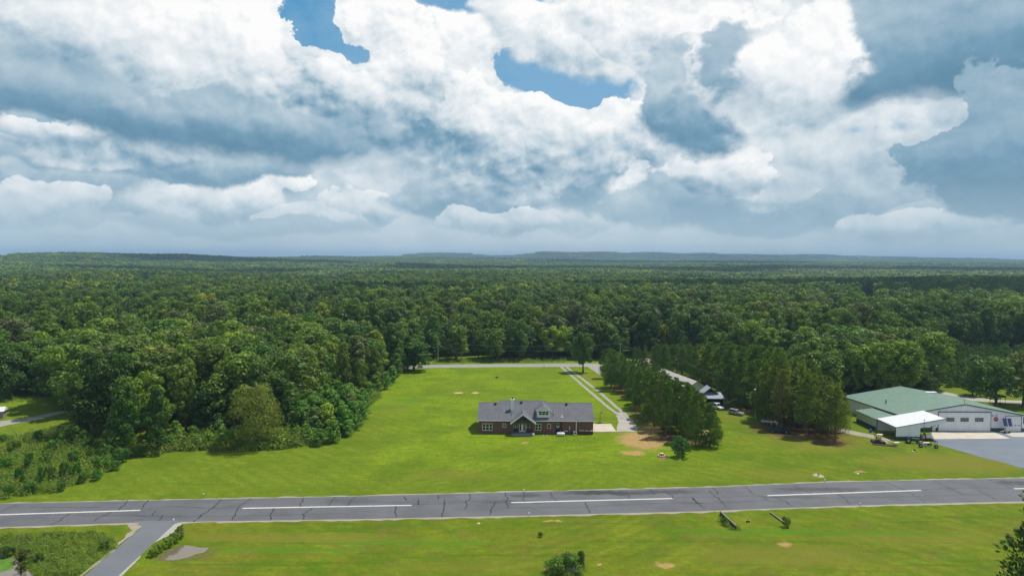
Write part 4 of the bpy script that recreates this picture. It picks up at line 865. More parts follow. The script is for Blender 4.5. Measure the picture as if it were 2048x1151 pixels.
# dark tractor
tt = empty('tractor', place(1822, 885), R(-20)); tag(tt, 'old dark green tractor parked by the green foot of the carport', 'tractor')
q = MB(); q.box(.1, 1.9, -.36, .36, .75, 1.35); q.build('hood', M['greenp'], tt, bevel=.06); q = MB(); q.box(-1.1, .1, -.3, .3, .55, .95); q.box(.1, 1.8, -.2, .2, .5, .75); q.build('chassis', M['dark'], tt)
q = MB(); q.box(-.9, -.4, -.25, .25, 1.0, 1.1); q.box(-.95, -.88, -.25, .25, 1.1, 1.55); q.build('seat', M['dark'], tt); q = MB(); q.tube((.05, 0, 1.2), (-.2, 0, 1.6), .03, n=5); q.lathe((-.2, 0, 1.6), (-.5, 0, .6), [(0, .2), (.03, .2)], 12); q.build('steering_wheel', M['dark'], tt)
q = MB(); q.tube((1.2, 0, 1.35), (1.2, 0, 2.1), .04, n=6); q.build('exhaust', M['dark'], tt)
for s_ in (-1, 1): tyre(tt, -.7, s_ * .68, .70, .35); tyre(tt, 1.55, s_ * .6, .38, .2); q = MB(); q.prism([(-1.35, 1.3), (-1.1, 1.5), (-.3, 1.5), (-.05, 1.2), (-.05, 1.14), (-.3, 1.43), (-1.1, 1.43), (-1.35, 1.23)], s_ * .68 - .2, s_ * .68 + .2, 'y'); q.build('mudguard', M['greenp'], tt)
q = MB(); q.box(1.9, 2.5, -.5, .5, .25, .6); q.build('ballast_box', M['grey'], tt)
# flat bed wagon with four dark wheels
fb = empty('farm_wagon', place(1853, 893), R(-14)); tag(fb, 'low dark farm wagon with fat black tyres and a pale board on it', 'wagon')
q = MB(); q.tube((-1.6, -.9, .5), (1.9, -.9, .5), .07, n=6); q.tube((-1.2, 1.0, .5), (1.2, 1.0, .5), .07, n=6); q.tube((-.2, -.9, .5), (0, 1.0, .5), .08, n=6); q.tube((0, 1.0, .5), (-.9, 2.3, .45), .06, n=6); q.build('chassis', M['grey'], fb)
for x, y in ((-1.6, -.9), (1.9, -.9)): tyre(fb, x, y, .48, .62)
tyre(fb, .3, 1.15, .42, .5); tyre(fb, 1.1, 1.1, .42, .5)
q = MB(); q.prism([(-.4, .75), (1.0, .85), (1.0, .92), (-.4, .82)], .7, 1.5, 'y'); q.build('board', M['cream'], fb)
# small things on the grass
for (px, py, lb_) in ((1829, 901, 'black block with a pale slab lying alone on the grass before the carport'),):
    o = empty('drain_block', place(px, py)); tag(o, lb_, 'block'); q = MB(); q.box(-.16, .16, -.16, .16, 0, .42); q.build('block', M['dark'], o); q = MB(); q.box(-.6, -.1, -.35, .1, 0, .05); q.build('slab', M['cream'], o)
for (px, py, lb_) in ((1870, 883.5, 'left black rubber boot sized block at the apron edge'), (1874.5, 885, 'right black rubber boot sized block at the apron edge')):
    q = MB(); q.lathe(Vector(place(px, py)), (0, 0, 1), [(0, .16), (.12, .15), (.2, .08)], 8); o = q.build('kerb_stone', M['dark']); tag(o, lb_.replace('rubber boot sized block', 'stone'), 'stone', 'black stones at the apron edge')
# shade tree shelter: black parasol like roof at the back right
o = empty('picnic_shelter', place(1995, 806)); tag(o, 'small dark roofed shelter beside the lane behind the hangar', 'shelter')
q = MB(); q.prism([(-2, 2.3), (2, 2.3), (1.6, 2.9), (-1.6, 2.9)], -1.5, 1.5, 'y'); q.build('roof', M['dark'], o)
for a in (-1.7, 1.7):
    for b in (-1.2, 1.2): q = MB(); q.tube((a, b, 0), (a, b, 2.3), .06, n=6); q.build('post', M['dark'], o)

# ================================================================ vehicles and sheds between the pines
def gable_shed(name, A, B, wd, ze, zr, roofm, wallm, label, open_front=False):
    A, B = Vector(A), Vector(B); d = B - A; L = d.length; rz = math.atan2(d.y, d.x)
    e_ = empty(name, A, rz); tag(e_, label, 'shed')
    q = MB()
    if not open_front:
        q.box(0, L, -wd / 2, wd / 2, 0, ze); q.prism([(-wd / 2, ze), (wd / 2, ze), (0, zr - .12)], .01, L - .01, 'x')
    else:
        q.box(.0, .12, -wd / 2, wd / 2, 0, ze); q.box(.12, L, wd / 2 - .1, wd / 2, 0, ze)
    q.build('wall', wallm, e_)
    q = MB(); q.prism([(-wd / 2 - .35, ze - .1), (0, zr), (wd / 2 + .35, ze - .1), (wd / 2 + .35, ze - .22), (0, zr - .12), (-wd / 2 - .35, ze - .22)], -.4, L + .4, 'x'); q.build('roof', roofm, e_)
    if open_front:
        for a in (L - .1, L * .5): q = MB(); q.tube((a, -wd / 2, 0), (a, -wd / 2, ze), .09, n=6); q.build('post', M['brownwood'], e_)
    return e_
a = at(1325, 763); b = at(1393, 791); gable_shed('long_shed', (a.x, a.y, 0), (b.x, b.y, 0), 7.0, 3.0, 5.2, M['paleroof'], M['offwhite'], 'long low shed with pale pinkish metal roof behind the left pine row')
s0 = at(1427, 815)
sh = empty('open_shed', (s0.x, s0.y, 0)); tag(sh, 'open fronted shed with blue grey metal roof and peaked gable under the pines', 'shed')
q = MB(); q.box(-3.0, 3.1, 5.4, 5.55, 0, 3.4); q.box(-3.0, -2.85, 0, 5.4, 0, 3.3); q.box(2.95, 3.1, 0, 5.4, 0, 3.3); q.build('wall', M['dark'], sh)
q = MB(); up = [(-3.4, -.9, 3.2), (3.5, -.9, 3.2), (3.1, 3.2, 4.5), (-3.0, 3.2, 4.5)]; q.v = up + [(x, y, z - .12) for x, y, z in up]; q.f = [(0, 1, 2, 3), (7, 6, 5, 4), (0, 4, 5, 1), (1, 5, 6, 2), (2, 6, 7, 3), (3, 7, 4, 0)]; q.build('front_roof', M['bluegreyroof'], sh)
q = MB(); q.prism([(-3.3, 4.2), (-.6, 6.3), (2.1, 4.3), (1.9, 4.25), (-.6, 6.1), (-3.1, 4.15)], 1.4, 6.0, 'y'); q.build('gable_roof', M['bluegreyroof'], sh)
q = MB(); q.prism([(-3.0, 4.2), (1.8, 4.2), (-.6, 6.05)], 3.4, 3.5, 'y'); q.build('gable_wall', M['dark'], sh)
for a in (-2.7, 2.8): q = MB(); q.tube((a, -.5, 0), (a, -.5, 3.2), .09, n=6); q.build('post', M['brownwood'], sh)
def car(name, loc, rz, L, Wd, Hh, kind, paint, label, cat):
    e_ = empty(name, loc, rz); tag(e_, label, cat); h0 = .30
    if kind == 'suv': prof = [(-L / 2, .45), (-L / 2 + .05, .95), (-L / 2 + .25, 1.05), (L / 2 - 1.25, 1.05), (L / 2 - .15, .92), (L / 2, .75), (L / 2, .4), (L / 2 - .3, h0), (-L / 2 + .2, h0)]
    else: prof = [(-L / 2, .5), (-L / 2, 1.0), (-.9, 1.0), (-.9, 1.08), (L / 2 - 1.3, 1.08), (L / 2 - .1, .98), (L / 2, .8), (L / 2, .42), (L / 2 - .3, h0 + .05), (-L / 2 + .2, h0 + .05)]
    q = MB(); q.prism(prof, -Wd / 2, Wd / 2, 'y'); q.build('body', paint, e_, bevel=.07)
    c0, c1 = ((-L / 2 + .15, L / 2 - 1.45) if kind == 'suv' else (-.95, L / 2 - 1.45))
    cp_ = [(c0, 1.05), (c1, 1.05), (c1 - .55, Hh), (c0 + .25, Hh)]; q = MB(); q.prism(cp_, -Wd / 2 + .1, Wd / 2 - .1, 'y'); cb = q.build('cab', paint, e_, bevel=.06)
    q = MB(); gp = [(c0 + .25, 1.1), (c1 - .2, 1.1), (c1 - .62, Hh - .1), (c0 + .4, Hh - .1)]; q.prism(gp, -Wd / 2 + .085, Wd / 2 - .085, 'y'); q.build('side_window', M['glass'], cb)
    q = MB(); q.prism([(c1 - .12, 1.12), (c1 + .015, 1.12), (c1 - .50, Hh - .08), (c1 - .6, Hh - .08)], -Wd / 2 + .2, Wd / 2 - .2, 'y'); q.build('windscreen', M['glass'], cb)
    if kind == 'pickup': q = MB(); q.box(-L / 2 + .12, -1.05, -Wd / 2 + .12, Wd / 2 - .12, 1.002, 1.03); q.build('truck_bed', M['dark'], e_)
    for x in (-L / 2 + .95, L / 2 - .95):
        for s_ in (-1, 1): tyre(e_, x, s_ * (Wd / 2 - .08), .36, .22)
    for s_ in (-1, 1): q = MB(); q.box(L / 2 - .03, L / 2 + .03, s_ * Wd * .36 - .16, s_ * Wd * .36 + .16, .66, .82); q.build('headlight', M['white'], e_)
    q = MB(); q.box(L / 2 - .05, L / 2 + .09, -Wd / 2 + .05, Wd / 2 - .05, .38, .56); q.build('bumper', M['metal'], e_)
    return e_
car('white_van', place(1434, 817), R(-62), 4.8, 1.9, 1.9, 'suv', M['offwhite'], 'white van parked nose out beneath the open fronted shed', 'van')
car('parked_suv', place(1472, 828.5), R(-48), 4.6, 1.85, 1.65, 'suv', M['silver'], 'grey SUV parked in the shade of the right hand pines', 'car')
car('pickup_truck', place(1558, 864), R(-18), 5.4, 1.95, 1.8, 'pickup', M['darkblue'], 'dark blue pickup truck in the pine shade', 'pickup')
jp = empty('open_jeep', place(1552, 856), R(-35)); tag(jp, 'open framed dark buggy with pale roll bars behind the dark pickup', 'buggy')
q = MB(); q.prism([(-1.6, .4), (-1.6, .9), (.4, .9), (1.6, .85), (1.6, .4)], -.75, .75, 'y'); q.build('body', M['dark'], jp, bevel=.05); q = MB()
for x in (-1.2, .3):
    q.tube((x, -.7, .9), (x, -.6, 1.8), .05, n=6); q.tube((x, .7, .9), (x, .6, 1.8), .05, n=6); q.tube((x, -.6, 1.8), (x, .6, 1.8), .05, n=6)
for b in (-.6, .6): q.tube((-1.2, b, 1.8), (.3, b, 1.8), .05, n=6)
q.build('roll_bar', M['cream'], jp)
for x in (-1.1, 1.1):
    for s_ in (-1, 1): tyre(jp, x, s_ * .78, .38, .24)
bt = empty('boat_trailer', place(1539, 848), R(-18)); tag(bt, 'flat grey jon boat upturned on a trailer under the pines', 'boat')
q = MB(); v = [(-2.3, -.75, .75), (2.2, -.4, .75), (2.2, .4, .75), (-2.3, .75, .75), (-2.2, -.5, 1.2), (1.7, -.3, 1.15), (1.7, .3, 1.15), (-2.2, .5, 1.2)]; q.v = v; q.f = [(3, 2, 1, 0), (4, 5, 6, 7), (0, 1, 5, 4), (1, 2, 6, 5), (2, 3, 7, 6), (3, 0, 4, 7)]; q.build('hull', M['metal'], bt)
q = MB()
for k in range(4): x = -1.8 + k * 1.1; q.box(x, x + .12, -.5, .5, 1.19, 1.27)
q.build('rib', M['white'], bt)
q = MB(); q.box(-2.0, 2.6, -.06, .06, .5, .62); q.box(-.8, -.6, -.8, .8, .5, .6); q.box(-2.0, -1.9, -.6, .6, .6, .74); q.box(1.5, 1.6, -.35, .35, .6, .74); q.build('trailer_frame', M['metal'], bt)
for s_ in (-1, 1): tyre(bt, -.7, s_ * .82, .3, .18)

# ================================================================ poles and wires
def pole(px, py, ptop, label, tr=False, lamp=False, arm=True, lean=0.):
    p = at(px, py); top = atY(px, ptop, p.y).z; e_ = empty('utility_pole', (p.x, p.y, 0)); tag(e_, label, 'utility pole', 'wooden utility poles')
    q = MB(); q.tube((0, 0, 0), (lean, 0, top), .17, .11, 8); q.build('pole', M['polewood'], e_)
    if tr: q = MB(); q.lathe((-.42, -.1, top * .74), (0, 0, 1), [(0, .26), (.05, .34), (1.15, .34), (1.25, .2)], 12); q.build('transformer', M['metal'], e_)
    if lamp: q = MB(); q.tube((0, 0, top * .9), (-.9, -.1, top * .94), .05, n=6); q.lathe((-.9, -.1, top * .94 - .3), (0, 0, 1), [(0, .26), (.15, .24), (.3, .08)], 10); q.build('lamp_head', M['white'], e_)
    if arm: q = MB(); q.box(-.9, .9, -.06, .06, top - .5, top - .38); q.build('crossarm', M['polewood'], e_)
    for k in (-1, 1): q = MB(); q.tube((k * .75 if arm else 0, 0, top - .38), (k * .75 if arm else 0, 0, top - .2), .04, n=6); q.build('insulator', M['offwhite'], e_)
    return Vector((p.x, p.y, top - .2))
P1 = pole(876, 727, 685, 'utility pole standing on the road verge near the left forest corner')
P2 = pole(1511, 837, 767, 'utility pole with a transformer before the right hand pines', tr=True, arm=False)
P3 = pole(1356, 757, 715, 'utility pole with a lamp behind the long pale roofed shed', lamp=True, arm=False)
P4 = pole(1627, 712, 678, 'utility pole showing between tree crowns behind the pines', arm=False)
P5 = pole(1240, 727, 686, 'utility pole behind the lone roadside tree, mostly hidden by crowns')
P6 = pole(690, 727, 688, 'utility pole buried in the woods left of the lawn')
def wire(a, b, sag, label, dz=0.):
    q = MB(); n = 16; L = [a.lerp(b, k / n) + Vector((0, 0, dz - sag * 4 * (k / n) * (1 - k / n))) for k in range(n + 1)]
    for u, v in zip(L, L[1:]): q.tube(u, v, .022, n=4, cap=False)
    tag(q.build('power_line', M['metal']), label, 'wire', 'power lines')
wire(P1, P5, 1.3, 'upper power line strung along the county road'); wire(P1, P5, 1.5, 'lower power line strung along the county road', -2.0)
wire(P6, P1, 1.0, 'power line running from the road pole into the left woods'); wire(P3, P2, 1.3, 'power line from the lamp pole to the transformer pole'); wire(P5, P3, 1.0, 'power line from the roadside to the lamp pole'); wire(P3, P4, 1.6, 'power line passing over the right hand pines')

# ================================================================ small items in the grass
mbx = empty('mailbox', place(1088, 735)); tag(mbx, 'tiny dark mailbox on a post beside the county road', 'mailbox')
q = MB(); q.box(-.05, .05, -.05, .05, 0, 1.05); q.build('post', M['brownwood'], mbx); q = MB(); q.prism([(-.12, 1.05), (.12, 1.05), (.12, 1.2), (.06, 1.3), (-.06, 1.3), (-.12, 1.2)], -.25, .25, 'y'); q.build('box', M['dark'], mbx)
fp = empty('fire_ring', place(993.5, 755)); tag(fp, 'small dark fire ring far out in the big lawn', 'fire ring')
q = MB(); q.lathe((0, 0, 0), (0, 0, 1), [(0, .5), (.45, .5), (.45, .4)], 12); q.build('ring', M['dark'], fp); q = MB(); q.tube((.7, 0, .1), (1.5, .3, .14), .12, n=6); q.build('log', M['dark'], fp)
for px, py, wh in ((1047.5, 984, 'beyond the runway opposite the middle of the photo'), (1058, 1031, 'on the near runway edge in the middle of the photo'), (1650, 963, 'on the far runway edge at right'), (1720.5, 1011, 'on the near runway edge at right'), (347, 1044, 'at the taxiway corner'), (407, 992, 'on the far runway edge at left')):
    e_ = empty('runway_light', place(px, py)); tag(e_, 'small white runway light ' + wh, 'runway light', 'runway edge lights')
    q = MB(); q.tube((0, 0, 0), (0, 0, .45), .05, n=6); q.build('stem', M['metal'], e_); q = MB(); q.lathe((0, 0, .45), (0, 0, 1), [(0, .11), (.14, .14), (.24, .05)], 10); q.build('lamp', M['white'], e_)
e_ = empty('well_cap', place(1637, 951)); tag(e_, 'pale capped pipe in a bare round patch near the runway', 'pipe'); q = MB(); q.tube((0, 0, 0), (0, 0, .35), .2, n=12); q.build('pipe', M['offwhite'], e_); q = MB(); q.lathe((0, 0, .35), (0, 0, 1), [(0, .24), (.06, .24)], 12); q.build('cap', M['dark'], e_)
q = MB(); p = Vector(place(1716, 947)); q.lathe(p, (0, 0, 1), [(0, .25), (.14, .22), (.2, .08)], 9); tag(q.build('white_rock', M['white']), 'white painted rock in the grass beyond the runway', 'rock')
# cut stump and split logs
st = empty('tree_stump', place(1323.5, 912)); tag(st, 'fresh tree stump with split log rounds lying around it', 'stump')
q = MB(); q.lathe((0, 0, 0), (0, 0, 1), [(0, .75), (.2, .6), (.75, .55)], 12); q.build('trunk', M['chassis'], st); q = MB(); q.lathe((0, 0, .75), (0, 0, 1), [(0, .53), (.03, .53)], 12); q.build('cut_face', M['logend'], st)
for k, (x, y) in enumerate(((-.6, -.75), (-.1, -1.0), (.5, -.7), (.75, -.35), (1.2, -.8), (-.95, -.3))):
    q = MB(); r_ = .22 + .05 * (k % 3); q.tube((x, y, r_), (x + .2, y - .45, r_), r_, n=9); q.build('log_round', M['logend'], st)
# two timber culvert walls
for (a, b, h_, lb_) in (((1440, 1028), (1472, 1058), .75, 'grey timber culvert wall standing proud of the grass, left of two'), ((1540, 1025), (1572, 1049), .28, 'grey timber culvert beam sunk in the grass, right of two')):
    A, B_ = at(*a), at(*b); d = B_ - A; e_ = empty('culvert_wall', A, math.atan2(d.y, d.x)); tag(e_, lb_, 'culvert wall')
    L = d.length; q = MB(); q.box(0, L, -.10, .10, h_ - .12, h_); q.build('cap_beam', M['greywood'], e_); q = MB(); q.box(.05, L - .05, -.07, .07, 0, h_ - .12); q.build('wall', M['chassis'], e_)
e_ = empty('scrap_pipe', place(1496, 1043), R(30)); tag(e_, 'short dark pipe lying between the two culvert walls', 'pipe'); q = MB(); q.tube((-.4, 0, .15), (.4, 0, .15), .14, n=10); q.build('pipe', M['dark'], e_); q = MB(); q.tube((.4, 0, .15), (.5, 0, .15), .17, n=10); q.build('collar', M['offwhite'], e_)
q = MB(); p = Vector(place(1147, 1143)); rr = random.Random(9); q.v = []; q.f = []
def rock(name, p, r, m_, label):
    import bmesh
    bm = bmesh.new(); bmesh.ops.create_icosphere(bm, subdivisions=2, radius=1)
    for v in bm.verts: v.co *= 1 + rr.uniform(-.15, .15); v.co.x *= r[0]; v.co.y *= r[1]; v.co.z = max(v.co.z * r[2], -.1)
    me = bpy.data.meshes.new(name); bm.to_mesh(me); bm.free(); me.materials.append(m_); o = bpy.data.objects.new(name, me); col.objects.link(o); o.location = p; tag(o, label, 'rock'); return o
rock('boulder', p, (1.3, .8, .8), M['grey'], 'bluish grey boulder below the bush at the bottom of the photo')
rock('dirt_clod', Vector(place(957, 1046)), (.35, .25, .18), M['logend'], 'reddish clod in the near field left of the middle')
# far buildings showing between the woods
for (px, py, w0, dp0, ze, zr, rm, lb_) in ((6, 570, 26, 14, 3.5, 8.5, simple('red_metal_roof', (.40, .20, .18), .6), 'far farmhouse with a red roof at the left edge of the woods'), (289, 573, 12, 9, 4, 9, M['white'], 'far barn with a bright white roof among the left woods')):
    p = atT(px, py); e_ = empty('far_building', (p.x, p.y, p.z + 3), R(12)); tag(e_, lb_, 'building')
    q = MB(); q.box(-w0 / 2, w0 / 2, -dp0 / 2, dp0 / 2, -3, ze); q.build('wall', M['offwhite'], e_); q = MB(); q.prism([(-dp0 / 2 - .6, ze), (dp0 / 2 + .6, ze), (0, zr)], -w0 / 2 - .6, w0 / 2 + .6, 'x'); q.build('roof', rm, e_)
    for k in (-.25, .25): q = MB(); q.box(w0 * k - .8, w0 * k + .8, -dp0 / 2 - .05, -dp0 / 2 - .005, 1, 2.6); q.build('window', M['glass'], e_)
p = at(-6, 838); e_ = empty('farm_shed', (p.x - 1.6, p.y + 2, 0), R(20)); tag(e_, 'corner of a small shed with a whitish roof at the left edge', 'shed')
q = MB(); q.box(-2, 2, -1.5, 1.5, 0, 2.2); q.build('wall', M['greywood'], e_); q = MB(); q.prism([(-1.9, 2.1), (1.9, 2.1), (0, 3.2)], -2.4, 2.4, 'x'); q.build('roof', M['whiteroof'], e_)

# ================================================================ vegetation: prototypes
def leaves(C_, N_, hs, asp, jit, rg):            # quads at C_, roughly facing N_
    n = len(C_); Nn = N_ + rg.normal(0, jit, (n, 3)); Nn /= np.linalg.norm(Nn, axis=1)[:, None] + 1e-9
    t = rg.normal(0, 1, (n, 3)); t -= (t * Nn).sum(1)[:, None] * Nn; t /= np.linalg.norm(t, axis=1)[:, None] + 1e-9
    b = np.cross(Nn, t); s = hs * rg.uniform(.65, 1.35, n)[:, None]; k = s * asp
    V = np.stack([C_ - t * s * .75 - b * k * .6, C_ + t * s - b * k * .35, C_ + t * s * .7 + b * k, C_ - t * s + b * k * .45], 1).reshape(-1, 3)
    F = np.arange(4 * n).reshape(-1, 4); return V, F
def sphere_dirs(n, rg, up=.15):
    d = rg.normal(0, 1, (n, 3)); d[:, 2] += up; return d / np.linalg.norm(d, axis=1)[:, None]
def crown_broad(seed, Hh, Rr, zb, lobes, per, hs, shape='round', name='crown', m_='leaf'):
    rg = np.random.default_rng(seed); Vs, Fs, Ts = [], [], []; off_ = 0
    a0 = rg.uniform(0, 6.28); skew = rg.normal(0, .12, 2)
    for k in range(lobes):
        u = (k + .5) / lobes; u = u ** .8
        z = zb + (1 - zb) * (.08 + .86 * u)
        zz_ = (z - zb) / (1 - zb)
        if shape == 'round': pr = math.sin(math.pi * min(.98, .12 + .80 * zz_)) ** .7
        elif shape == 'tall': pr = (1.05 - zz_) ** .6 * min(1, .55 + zz_ * 2)
        else: pr = math.sin(math.pi * min(.97, .22 + .66 * zz_)) ** .45
        a = a0 + k * 2.39996 + rg.normal(0, .35); rad = Rr * pr * rg.uniform(.45, .86) * (1 if k % 5 else .35)
        c = np.array([math.cos(a) * rad + skew[0] * Rr, math.sin(a) * rad + skew[1] * Rr, Hh * z])
        r = Rr * rg.uniform(.24, .42) * (1.0 if zz_ < .85 else .8); c[2] = min(c[2], Hh - r * .75)
        d = sphere_dirs(per, rg, .35); rr_ = r * rg.uniform(.72, 1.06, per)[:, None] * np.array([1, 1, .78])
        P_ = c + d * rr_; V, F = leaves(P_, d, hs, .75, .45, rg)
        Vs.append(V); Fs.append(F + off_); off_ += len(V)
        tn = np.repeat(np.clip(rg.uniform(.1, .9) + rg.normal(0, .12, per), 0, 1), 4); Ts.append(tn)
    return np_mesh(name, np.concatenate(Vs), np.concatenate(Fs), M[m_], {'tone': np.concatenate(Ts)})
def crown_pine(seed, Hh, Rr, zb, levels, per, name='crown', m_='pine', nl=.42):
    rg = np.random.default_rng(seed); Vs, Fs, Ts = [], [], []; off_ = 0
    for k in range(levels):
        u = k / (levels - 1); z = Hh * (zb + (1 - zb) * (u * .97)); rmax = Rr * (1.03 - u) ** .62 * (.6 + .4 * min(1, u * 5)); nb = max(2, int(round(6.5 * (1 - u * .6))))
        for j in range(nb):
            a = rg.uniform(0, 6.28); q = rmax * rg.uniform(.35, 1.0); r = (.62 + .75 * (1 - u)) * rg.uniform(.75, 1.25) * Rr / 3.4
            c = np.array([math.cos(a) * q, math.sin(a) * q, z + rg.normal(0, .35) + .10 * q]); r = max(r, .35)
            d = sphere_dirs(per, rg, .5); P_ = c + d * r * rg.uniform(.35, 1.05, per)[:, None] * np.array([1, 1, .72])
            n = len(P_); dirn = d * .7 + np.array([math.cos(a) * .3, math.sin(a) * .3, .55]) + rg.normal(0, .25, (n, 3)); dirn /= np.linalg.norm(dirn, axis=1)[:, None]
            sd = np.cross(dirn, rg.normal(0, 1, (n, 3))); sd /= np.linalg.norm(sd, axis=1)[:, None]; L = nl * rg.uniform(.7, 1.3, n)[:, None]; wd = L * .30
            V = np.stack([P_ - dirn * L * .5, P_ + sd * wd, P_ + dirn * L * .6, P_ - sd * wd], 1).reshape(-1, 3); F = np.arange(4 * n).reshape(-1, 4)
            Vs.append(V); Fs.append(F + off_); off_ += len(V); Ts.append(np.repeat(np.clip(rg.uniform(.15, .85) + rg.normal(0, .15, n), 0, 1), 4))
    return np_mesh(name, np.concatenate(Vs), np.concatenate(Fs), M[m_], {'tone': np.concatenate(Ts)})
def trunk_mesh(seed, Hh, r0, zb, nl, m_, reach, name='trunk'):
    rr = random.Random(seed); q = MB(); p = Vector((0, 0, -.2)); r = r0; n = 6; pts = [p]
    for k in range(1, n + 1):
        z = Hh * .92 * k / n; pts.append(Vector((rr.uniform(-.12, .12) * k * .5, rr.uniform(-.12, .12) * k * .5, z)))
    for k in range(n): q.tube(pts[k], pts[k + 1], r0 * (1 - k / n * .85) * (1.25 if k == 0 else 1), r0 * (1 - (k + 1) / n * .85), 7, cap=(k == 0))
    for k in range(nl):
        u = zb + (1 - zb) * k / nl * .8; z = Hh * u * .92; a = k * 2.4 + rr.uniform(-.4, .4); L = reach * (1.05 - u) ** .5 * rr.uniform(.6, 1); c = Vector((0, 0, z)); e = c + Vector((math.cos(a) * L, math.sin(a) * L, L * .55)); q.tube(c, e, r0 * .34 * (1.1 - u * .6), .03, 5, cap=False)
    me = bpy.data.meshes.new(name); me.from_pydata(q.v, [], q.f); me.materials.append(M[m_]); return me
BROAD = []   # (height, radius, crown, trunk)
for i, (Hh, Rr, zb, lb, shp) in enumerate(((18, 5.6, .12, 34, 'round'), (20, 5.2, .10, 38, 'tall'), (17, 6.6, .14, 36, 'wide'), (19, 6.0, .10, 38, 'round'), (16, 5.0, .08, 30, 'round'), (21, 6.2, .12, 42, 'wide'), (18, 4.6, .06, 34, 'tall'), (17, 5.8, .16, 32, 'wide'))):
    BROAD.append((Hh, Rr, crown_broad(100 + i, Hh, Rr, zb, lb, 150, .31, shp), trunk_mesh(i, Hh, .32, .25, 9, 'bark', Rr * .8)))
PINE = []
for i, (Hh, Rr, zb) in enumerate(((17, 3.9, .16), (18, 3.6, .22), (16, 4.2, .10), (18, 4.0, .26), (15, 3.7, .08))):
    PINE.append((Hh, Rr, crown_pine(200 + i, Hh, Rr, zb, 16, 66), trunk_mesh(50 + i, Hh, .21, .2, 12, 'pinebark', 2.4)))
YPINE = []
for i in range(4): YPINE.append((6.5, 1.8, crown_pine(300 + i, 6.5, 1.9, .05, 8, 26, m_='ypine', nl=.5), trunk_mesh(80 + i, 6.0, .09, .2, 4, 'pinebark', 1.0)))
SHRUB = []
for i in range(5): SHRUB.append((3.2, 2.2, crown_broad(400 + i, 3.2, 2.2, .0, 16, 95, .15, 'wide', 'foliage', 'leafb'), trunk_mesh(90 + i, 2.6, .07, .1, 6, 'bark', 1.2, 'stem')))
SAP = []
for i in range(4): SAP.append((9, 3.0, crown_broad(450 + i, 9, 3.0, .02, 26, 110, .24, 'tall', 'crown', 'leafb'), trunk_mesh(95 + i, 9, .13, .15, 7, 'bark', 1.8)))
WILL = (15.5, 7.4, crown_broad(480, 15.5, 7.0, .02, 60, 230, .17, 'round', 'crown', 'willow'), trunk_mesh(99, 15.5, .35, .15, 12, 'bark', 5.5))
LONE = (16.0, 5.4, crown_broad(481, 16, 5.4, .17, 44, 170, .26, 'round', 'crown', 'leaf'), trunk_mesh(98, 16, .34, .2, 10, 'bark', 4))
ORD = ['first', 'second', 'third', 'fourth', 'fifth', 'sixth', 'seventh', 'eighth', 'ninth', 'tenth', 'eleventh', 'twelfth', 'thirteenth', 'fourteenth', 'fifteenth', 'sixteenth', 'seventeenth', 'eighteenth', 'nineteenth', 'twentieth']
ORD += ['twenty-' + o for o in ORD[:9]] + ['thirtieth'] + ['thirty-' + o for o in ORD[:9]]
def rowcol(pts, per):                            # (row from the camera, place from the left, places in the row) for every point
    o = sorted(range(len(pts)), key=lambda i: pts[i][1]); out = {}
    for r in range(0, len(o), per):
        row = sorted(o[r:r + per], key=lambda i: pts[i][0] / pts[i][1])
        for c, i in enumerate(row): out[i] = (ORD[r // per], ORD[c])
    return out
def tree(name, proto, x, y, Hh, label, group=None, cat='tree', tint=None, wide=1.0, rz=None, leafname='crown', z=None):
    h0, r0, cm, tm = proto; rs = random.Random(int(x * 13 + y * 7))
    e_ = bpy.data.objects.new(name, None); col.objects.link(e_); e_.location = (x, y, float(height(x, y)) if z is None else z); e_.rotation_euler = (0, 0, rs.uniform(0, 6.28) if rz is None else rz)
    s = Hh / h0; e_.scale = (s * wide, s * wide, s)
    tag(e_, label, cat, group)
    c = bpy.data.objects.new(leafname, cm); col.objects.link(c); c.parent = e_
    if tint: c.color = (*tint, 1)
    t = bpy.data.objects.new('trunk' if leafname == 'crown' else 'stem', tm); col.objects.link(t); t.parent = e_
    return e_

# ---------------------------------------------------------------- trees with a place of their own
def T(name, proto, px, py, ptop, label, group=None, cat='tree', tint=None, wpx=None, leafname='crown'):
    p = at(px, py); Hh = atY(px, ptop, p.y).z; wide = 1.0
    if wpx: wide = (wpx / 2 / FPX * p.y) / (proto[1] * 1.12 * Hh / proto[0])
    OCC.append((p.x, p.y, max(2.0, proto[1] * Hh / proto[0] * wide * .7)))
    return tree(name, proto, p.x, p.y, Hh, label, group, cat, tint, wide, leafname=leafname)
OCC = []
DK = (.58, .68, .60); LT_ = (1.35, 1.32, 1.05); YL = (2.0, 1.75, .9); GY = (1.15, 1.05, 1.25)
T('broadleaf_tree', BROAD[3], 176, 872, 742, 'huge dark spreading tree at the corner of the left farm lane', tint=DK, wpx=130)
T('broadleaf_tree', BROAD[5], 238, 868, 700, 'tallest dark tree of the clump standing out on the left side', tint=DK, wpx=130)
T('broadleaf_tree', BROAD[1], 258, 904, 762, 'dark green pointed tree at the front of the left clump', tint=(.75, .95, .78), wpx=76)
T('broadleaf_tree', BROAD[6], 314, 908, 768, 'narrow dark tree at the lawn edge, rightmost of the left clump', tint=(.68, .88, .72), wpx=62)
T('willow_tree', WILL, 516, 893, 767, 'big rounded olive green tree at the left lawn edge', tint=(1.3, 1.25, 1.1), wpx=122)
T('broadleaf_tree', BROAD[4], 425, 868, 755, 'dark tree behind and left of the olive green tree', tint=DK, wpx=90)
T('broadleaf_tree', BROAD[0], 372, 862, 722, 'grey green thin crowned tree above the left thicket', tint=GY, wpx=90)
T('broadleaf_tree', LONE, 1166, 744.5, 664, 'lone dark rounded tree beside the county road at the drive entrance', tint=(.8, .9, .85), wpx=54)
